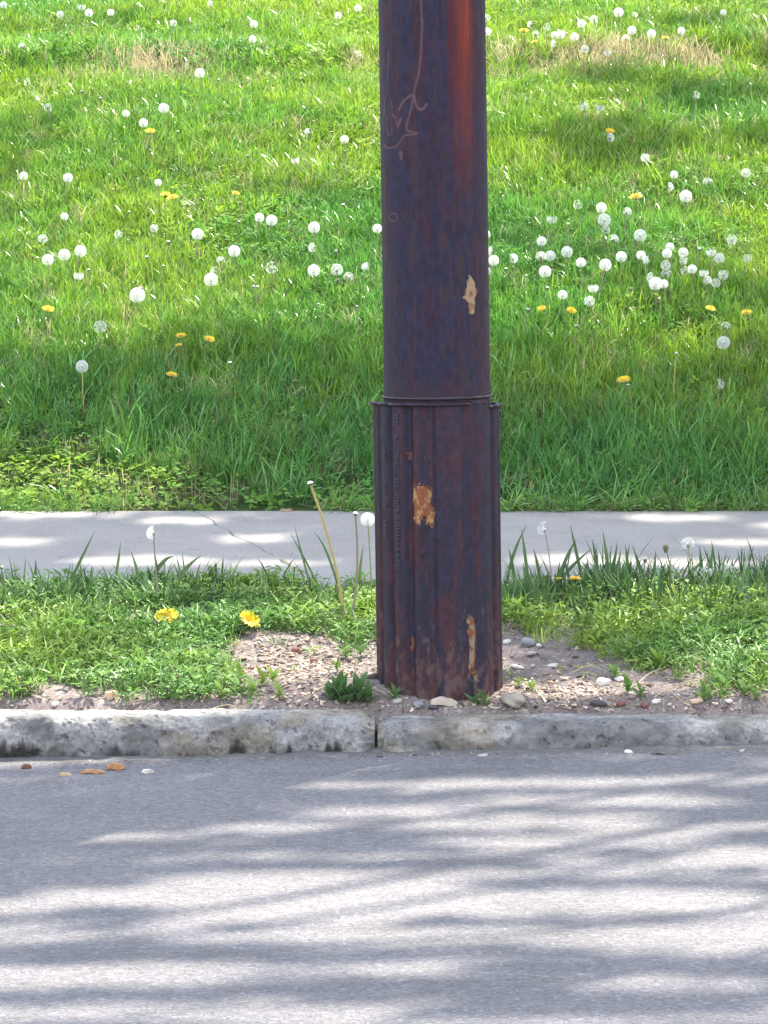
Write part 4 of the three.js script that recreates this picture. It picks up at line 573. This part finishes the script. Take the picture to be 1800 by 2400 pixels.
// ------------------------------------------------------------------ stones, chips and rubbish that can be picked out one by one
{
  const rockGeo = (seed, rough, det = 3) => { const g = mergeVertices(new THREE.IcosahedronGeometry(1, det).deleteAttribute('uv').deleteAttribute('normal')), p = g.attributes.position, v = new THREE.Vector3(); for (let i = 0; i < p.count; i++) { v.fromBufferAttribute(p, i); const n = fbm(v.x * 1.6 + seed, v.y * 1.6 + v.z * 1.3, seed, 3) - 0.5, m = fbm(v.z * 5 + seed, v.x * 5 - v.y * 4, seed + 5, 2) - 0.5; v.multiplyScalar(1 + rough * n + rough * 0.4 * m); p.setXYZ(i, v.x, v.y, v.z); } g.computeVertexNormals(); return g; };
  const shapes = [rockGeo(11, 0.5), rockGeo(23, 0.7), rockGeo(37, 0.6), rockGeo(51, 0.9)];
  const speck = texture(256, 256, (i, j) => 0.72 + 0.28 * fbm(i / 10, j / 10, 811, 4)), cache = {};
  function rockMat(c) { const k = c.join(); if (cache[k]) return cache[k]; return (cache[k] = std({ color: col(...c), roughness: 0.95 })); }
  const WHITE = [0.62, 0.58, 0.52], GREY = [0.24, 0.24, 0.25], TAN = [0.48, 0.36, 0.25], DARK = [0.07, 0.065, 0.07], RED = [0.22, 0.095, 0.075], PALE = [0.42, 0.38, 0.35];
  function stone(px, py, w, hgt, dep, c, label, k, name = 'stone', grp) { const [x, y, d] = px[1] !== undefined ? px : spot(px, py), f = d / 9900; const m = mesh(name, shapes[k % 4], rockMat(c)); m.scale.set(w * f / 2, hgt * f / 2, (dep ?? w * 0.8) * f / 2); m.position.set(x, y + hgt * f * 0.12, -d); m.rotation.set(0.1 * ((k * 7) % 5 - 2), k * 1.7, 0.08 * ((k * 3) % 5 - 2)); tag(m, label, 'stone', grp); return m; }
  stone(1202, 1650, 86, 34, 50, [0.33, 0.28, 0.23], 'large pale domed rock against the front foot of the pole', 1);
  stone(1236, 1512, 34, 26, 30, GREY, 'grey rounded stone on the soil right of the pole', 0);
  stone(1187, 1506, 20, 12, 16, WHITE, 'white chip of stone touching the right side of the sleeve', 2);
  stone(1211, 1566, 36, 13, 22, WHITE, 'long flat white pebble right of the sleeve foot', 0);
  stone(1294, 1563, 28, 11, 20, WHITE, 'flat oval white pebble lying in the open on bare soil', 2);
  stone(1412, 1608, 44, 26, 30, WHITE, 'chunky white stone among weeds behind the kerb', 3);
  stone(1452, 1597, 32, 14, 22, WHITE, 'flat white stone beside a chunkier white one', 1);
  stone(1402, 1655, 42, 18, 26, DARK, 'dark flat stone against the back of the kerb', 0);
  stone(1456, 1652, 30, 15, 22, RED, 'red brown brick fragment behind the kerb', 3);
  stone(1537, 1648, 24, 11, 18, WHITE, 'white pebble behind the kerb beside reddish chips', 2);
  stone(1510, 1655, 38, 10, 18, RED, 'reddish flat chip lying against the kerb', 1);
  stone(1265, 1430, 28, 10, 18, WHITE, 'white flake in the weeds right of the sleeve', 0);
  stone(1427, 1529, 20, 8, 14, WHITE, 'small white pebble where bare soil meets the weeds', 2);
  stone(1262, 1517, 14, 10, 12, WHITE, 'tiny white pebble next to the grey stone', 0);
  stone(1245, 1538, 30, 12, 22, PALE, 'pale crumbly stone in the soil right of the pole', 3);
  stone(1632, 1650, 34, 12, 20, TAN, 'tan flat stone behind the kerb under weeds', 2);
  stone(1708, 1648, 26, 9, 16, WHITE, 'white flat pebble behind the kerb at the weed edge', 1);
  stone(735, 1551, 20, 14, 16, RED, 'dark red clod in the sunlit bark patch', 0);
  stone(692, 1528, 22, 16, 18, RED, 'brown clod at the back of the sunlit bark patch', 3);
  stone(128, 1655, 18, 12, 14, WHITE, 'white pebble behind the kerb below the weeds on the left', 2);
  stone(980, 1655, 40, 16, 24, GREY, 'grey stone half sunk in soil before the pole', 1);
  stone(1015, 1664, 26, 12, 20, DARK, 'dark stone in the soil between pole and kerb', 0);
  stone(930, 1645, 24, 12, 18, PALE, 'pale pebble in the soil left of the pole foot', 2);
  stone(1472, 1766, 22, 14, 16, WHITE, 'white pebble on the road at the kerb foot', 0);
  stone(1738, 1762, 18, 8, 12, PALE, 'pale pebble on the road right along the kerb', 1);
  stone(1130, 1772, 26, 8, 16, PALE, 'flat pale pebble at the kerb foot before the pole', 2);
  const shard = (L, H, W, seed) => { const g = new THREE.BoxGeometry(L, H, W, 6, 2, 2), p = g.attributes.position, key = {}; const r = rngOf(seed); for (let i = 0; i < p.count; i++) { const s = [p.getX(i), p.getY(i), p.getZ(i)].map((q) => q.toFixed(4)).join(); key[s] ??= [(r() - 0.5) * L * 0.07, (r() - 0.5) * H * 0.35, (r() - 0.5) * W * 0.3]; const t = 1 - 0.5 * Math.abs(p.getX(i) / (L / 2)) ** 3; p.setXYZ(i, p.getX(i) + key[s][0], p.getY(i) * t + key[s][1] + 0.06 * L * (1 - (2 * p.getX(i) / L) ** 2), p.getZ(i) * t + key[s][2]); } g.deleteAttribute('uv'); g.computeVertexNormals(); return g; };
  function wood(px, py, L, H, W, c, turn, label, name = 'wood_chip', tilt = 0, category = 'wood') { const [x, y, d] = spot(px, py), f = d / 9900; const m = mesh(name, shard(L * f, H * f, W * f, px), rockMat(c)); m.position.set(x, y + H * f * 0.4, -d); m.rotation.set(0, turn, tilt); tag(m, label, category); return m; }
  wood(1040, 1655, 62, 16, 18, [0.50, 0.42, 0.33], 0.12, 'pale block of wood lying before the pole foot', 'wood_chip', -0.08);
  wood(271, 1806, 42, 15, 16, [0.42, 0.21, 0.09], 0.15, 'orange brown piece of wood on the road at the kerb foot');
  wood(216, 1815, 60, 8, 12, [0.44, 0.24, 0.12], -0.1, 'thin orange brown splinter on the road by the kerb');
  wood(346, 1813, 28, 10, 16, [0.62, 0.56, 0.48], 0.3, 'small white scrap on the road near the orange wood');
  wood(152, 1820, 30, 7, 12, [0.52, 0.38, 0.22], -0.3, 'small tan scrap on the road left of the splinter');
  wood(1560, 1768, 60, 16, 18, [0.20, 0.18, 0.17], 0.05, 'grey stick of wood on the road against the kerb');
  wood(262, 1637, 32, 18, 20, [0.58, 0.38, 0.24], 0.5, 'curled tan dead leaf at the back of the kerb', 'dead_leaf', 0.3, 'leaf');
  wood(62, 1802, 24, 10, 16, [0.17, 0.085, 0.06], 0.4, 'dark brown crumb of bark at the kerb foot');
  wood(880, 1590, 60, 8, 10, [0.15, 0.11, 0.09], 0.5, 'dark twig lying against the left foot of the sleeve', 'twig', 0.12);
  wood(668, 1205, 34, 10, 20, [0.32, 0.22, 0.15], 0.2, 'brown dead leaf at the edge of lawn and sidewalk left of the pole', 'dead_leaf', 0.2, 'leaf');
  wood(1535, 1172, 50, 12, 18, [0.46, 0.36, 0.26], 0.5, 'pale curled dead leaf at the lawn edge right of the pole', 'dead_leaf', 0.35, 'leaf');
  wood(1385, 1180, 48, 12, 20, [0.25, 0.18, 0.15], -0.2, 'dull brown dead leaf at the lawn edge just right of the pole', 'dead_leaf', -0.1, 'leaf');
  // dry straw stalks on the right of the verge
  const straw = std({ color: col(0.46, 0.38, 0.24), roughness: 0.9 });
  const stalks = [[1570, 1520, 1680, 1570], [1580, 1535, 1660, 1590], [1540, 1625, 1690, 1590], [1480, 1610, 1560, 1560], [1505, 1600, 1600, 1645], [1560, 1585, 1740, 1612], [1390, 1505, 1450, 1540], [1340, 1572, 1420, 1568], [1600, 1600, 1760, 1575], [1640, 1640, 1740, 1618], [490, 1660, 580, 1668], [640, 1580, 700, 1600]];
  stalks.forEach(([a, b, c, e], k) => { const p = spot(a, b, 0.01), q = spot(c, e, 0.01), mx = [(p[0] + q[0]) / 2, 0, (p[2] + q[2]) / 2]; const gp = ([x, , d], h) => [x, ground(x, d) + h, -d]; const g = tube([gp(p, 0.004), [mx[0], ground(mx[0], mx[2]) + 0.02, -mx[2]], gp(q, 0.006)], 0.0016, 0.0010, 5, 10); tag(mesh('straw', g, straw), k < 10 ? 'dry straw stalk lying on soil at the right of the verge' : 'dry straw stalk lying on soil left of the pole', 'straw', k < 10 ? 'straw right of the pole' : 'straw left of the pole'); });
  // tall blades that stand out against the sidewalk
  const bl = [leafy(0.10, 0.16, 0.06, 0.35), leafy(0.13, 0.20, 0.05, 0.35), leafy(0.55, 0.52, 0.36, 0.35)];
  function blade(base, mid, tip, w, m, label, grp) { const b = spot(...base), at = ([px, py], dd) => { view.set((px - 900) / 9900, (1200 - py) / 9900, -1).applyEuler(camera.rotation); const k = (b[2] + dd) / -view.z; return new THREE.Vector3(view.x * k, EYE + view.y * k, -(b[2] + dd)); }; const c = new THREE.QuadraticBezierCurve3(new THREE.Vector3(b[0], b[1] - 0.005, -b[2]), at(mid, 0.01), at(tip, 0.03)), pos = [], idx = [], n = 8, wid = w * b[2] / 9900 / 2; for (let i = 0; i <= n; i++) { const t = i / n, p = c.getPoint(t), g = c.getTangent(t), s = new THREE.Vector3(g.y, -g.x, 0.35).normalize(), k = wid * Math.min(1, (1 - t) * 2.2 + 0.06); pos.push(p.x - s.x * k, p.y - s.y * k, p.z - s.z * k, p.x, p.y, p.z - 0.0012, p.x + s.x * k, p.y + s.y * k, p.z + s.z * k); } for (let i = 0; i < n; i++) { const o = i * 3; idx.push(o, o + 1, o + 4, o, o + 4, o + 3, o + 1, o + 2, o + 5, o + 1, o + 5, o + 4); } const q = mesh('grass_blade', geoOf(pos, idx), bl[m]); tag(q, label, 'grass', grp); }
  const L1 = ['tall grass blade rising before the sidewalk left of the pole', 'tall blades left of the pole'], L2 = ['tall grass blade rising before the sidewalk right of the pole', 'tall blades right of the pole'];
  [[[150, 1390], [185, 1320], [222, 1245], 8], [[262, 1400], [278, 1320], [283, 1268], 7], [[330, 1400], [325, 1330], [305, 1290], 8], [[395, 1400], [425, 1330], [472, 1302], 11], [[340, 1385], [380, 1300], [408, 1305], 11], [[190, 1400], [192, 1350], [188, 1320], 9], [[210, 1400], [213, 1350], [216, 1325], 9], [[82, 1385], [84, 1340], [84, 1310], 8]].forEach(([b, m, t, w]) => blade(b, m, t, w, 0, ...L1));
  [[[735, 1400], [705, 1290], [690, 1232], 5], [[770, 1420], [710, 1300], [680, 1250], 5], [[800, 1400], [770, 1280], [735, 1245], 6]].forEach(([b, m, t, w]) => blade(b, m, t, w, 0, 'thin grass blade leaning left beside the tall bare dandelion stalk', 'thin blades beside the bare stalk'));
  blade([715, 1352], [672, 1318], [634, 1293], 7, 2, 'straight bleached straw blade slanting before the sidewalk left of the pole', null);
  blade([840, 1400], [842, 1330], [852, 1275], 7, 1, 'pale green blade between the two bare stalks and the pole', null);
  [[[1185, 1380], [1195, 1300], [1235, 1230], 8], [[1240, 1390], [1232, 1300], [1222, 1240], 8], [[1210, 1380], [1200, 1310], [1192, 1285], 8], [[1300, 1390], [1320, 1310], [1352, 1262], 9], [[1290, 1390], [1330, 1330], [1388, 1285], 9], [[1405, 1385], [1398, 1310], [1388, 1262], 10], [[1372, 1390], [1350, 1290], [1336, 1228], 8], [[1430, 1395], [1425, 1310], [1412, 1242], 9], [[1415, 1390], [1440, 1330], [1447, 1270], 10], [[1425, 1395], [1450, 1330], [1455, 1290], 10], [[1480, 1385], [1470, 1330], [1466, 1275], 9], [[1520, 1385], [1500, 1330], [1482, 1278], 9], [[1590, 1385], [1620, 1340], [1652, 1308], 9], [[1545, 1385], [1560, 1330], [1580, 1340], 8], [[1660, 1390], [1660, 1340], [1665, 1308], 8], [[1715, 1390], [1718, 1340], [1716, 1310], 8], [[1745, 1390], [1738, 1350], [1728, 1332], 10], [[1755, 1395], [1757, 1350], [1757, 1315], 8], [[1770, 1395], [1785, 1350], [1798, 1325], 9], [[1270, 1390], [1262, 1320], [1250, 1285], 8], [[1380, 1390], [1370, 1340], [1378, 1310], 8], [[1525, 1390], [1535, 1330], [1537, 1290], 8]].forEach(([b, m, t, w]) => blade(b, m, t, w, 0, ...L2));
  // seedlings on the bare soil, leaf by leaf
  const leafMat = [leafy(0.11, 0.21, 0.035, 0.4), leafy(0.085, 0.175, 0.045, 0.4), leafy(0.16, 0.26, 0.03, 0.4)];
  const leafGeo = (() => { const pos = [], idx = [], n = 6; for (let i = 0; i <= n; i++) { const t = i / n, w = 0.16 * Math.sin(Math.PI * Math.pow(t, 0.8) * 0.98) + 0.012, y = 0.18 * t - 0.22 * t * t; pos.push(t, y + 0.03 * w / 0.16, -w, t, y, 0, t, y + 0.03 * w / 0.16, w); } for (let i = 0; i < n; i++) { const o = i * 3; idx.push(o, o + 1, o + 4, o, o + 4, o + 3, o + 1, o + 2, o + 5, o + 1, o + 5, o + 4); } return geoOf(pos, idx); })();
  const rng = rngOf(97);
  function seedling(px, py, hpx, n, m, label, grp) { const [x, y, d] = spot(px, py), f = d / 9900, g = group('weed_seedling', x, y - 0.003, -d); tag(g, label, 'weed', grp); mesh('stem', tube([[0, 0, 0], [0.001, hpx * f * 0.3, 0], [0, hpx * f * 0.6, 0]], 0.0014, 0.0009, 5, 4), leafMat[m], g); for (let k = 0; k < n; k++) { const l = mesh('leaf', leafGeo, leafMat[m], g), s = hpx * f * (0.6 + 0.35 * rng()); l.scale.set(s, s, s * 1.25); l.position.y = hpx * f * (0.06 + 0.5 * k / n); l.rotation.order = 'YXZ'; l.rotation.set(0, k * 2.4 + rng() * 0.6, 0.45 + 0.75 * rng() * (k / n + 0.3)); } return g; }
  seedling(800, 1652, 62, 11, 1, 'leafy green weed clump at the kerb left of the pole', null); seedling(840, 1650, 66, 10, 1, 'upright broad leaved weed between the clump and the pole', null);
  for (const [px, py, h] of [[775, 1650, 46], [818, 1655, 52], [862, 1652, 50], [795, 1640, 50]]) seedling(px, py, h, 12, 1, 'leafy weed packed in the clump at the kerb left of the pole', 'weeds of the clump at the kerb');
  seedling(925, 1650, 42, 7, 1, 'small weed seedling before the left foot of the sleeve', null); seedling(1112, 1655, 44, 6, 1, 'weed seedling with pointed leaves before the front of the sleeve', null); seedling(1132, 1655, 38, 5, 0, 'second pointed weed seedling close before the sleeve', null);
  seedling(1247, 1625, 30, 4, 2, 'tiny bright seedling behind the pale domed rock', null); seedling(1215, 1608, 26, 4, 2, 'tiny bright seedling between rock and sleeve', null);
  seedling(1440, 1592, 44, 7, 0, 'weed seedling growing beside the white stones', null); seedling(1470, 1625, 40, 8, 0, 'bushy seedling over the white stones', null); seedling(1542, 1570, 46, 7, 2, 'bright seedling on the soil by the straw', null); seedling(1590, 1595, 30, 5, 2, 'small bright seedling in the straw', null);
  seedling(810, 1545, 46, 6, 0, 'upright seedling at the right edge of the sunlit bark', null); seedling(790, 1575, 40, 6, 0, 'seedling in the sunlit bark patch', null); seedling(845, 1540, 40, 5, 1, 'grey green seedling near the left side of the sleeve', null);
  for (const [px, py] of [[640, 1600], [655, 1640], [590, 1630], [520, 1640], [480, 1620], [560, 1600], [450, 1600], [615, 1610]]) seedling(px, py, 42, 7, 2, 'bright green seedling in the sparse patch behind the kerb left of the pole', 'seedlings behind the kerb left of the pole');
  for (const [px, py] of [[1650, 1650], [1700, 1620], [1750, 1600], [1770, 1650], [1690, 1580], [1500, 1640], [1745, 1635]]) seedling(px, py, 42, 7, 0, 'green seedling in the straw and weeds at the right of the verge', 'seedlings at the right of the verge');
}
renderer.render(scene, camera);
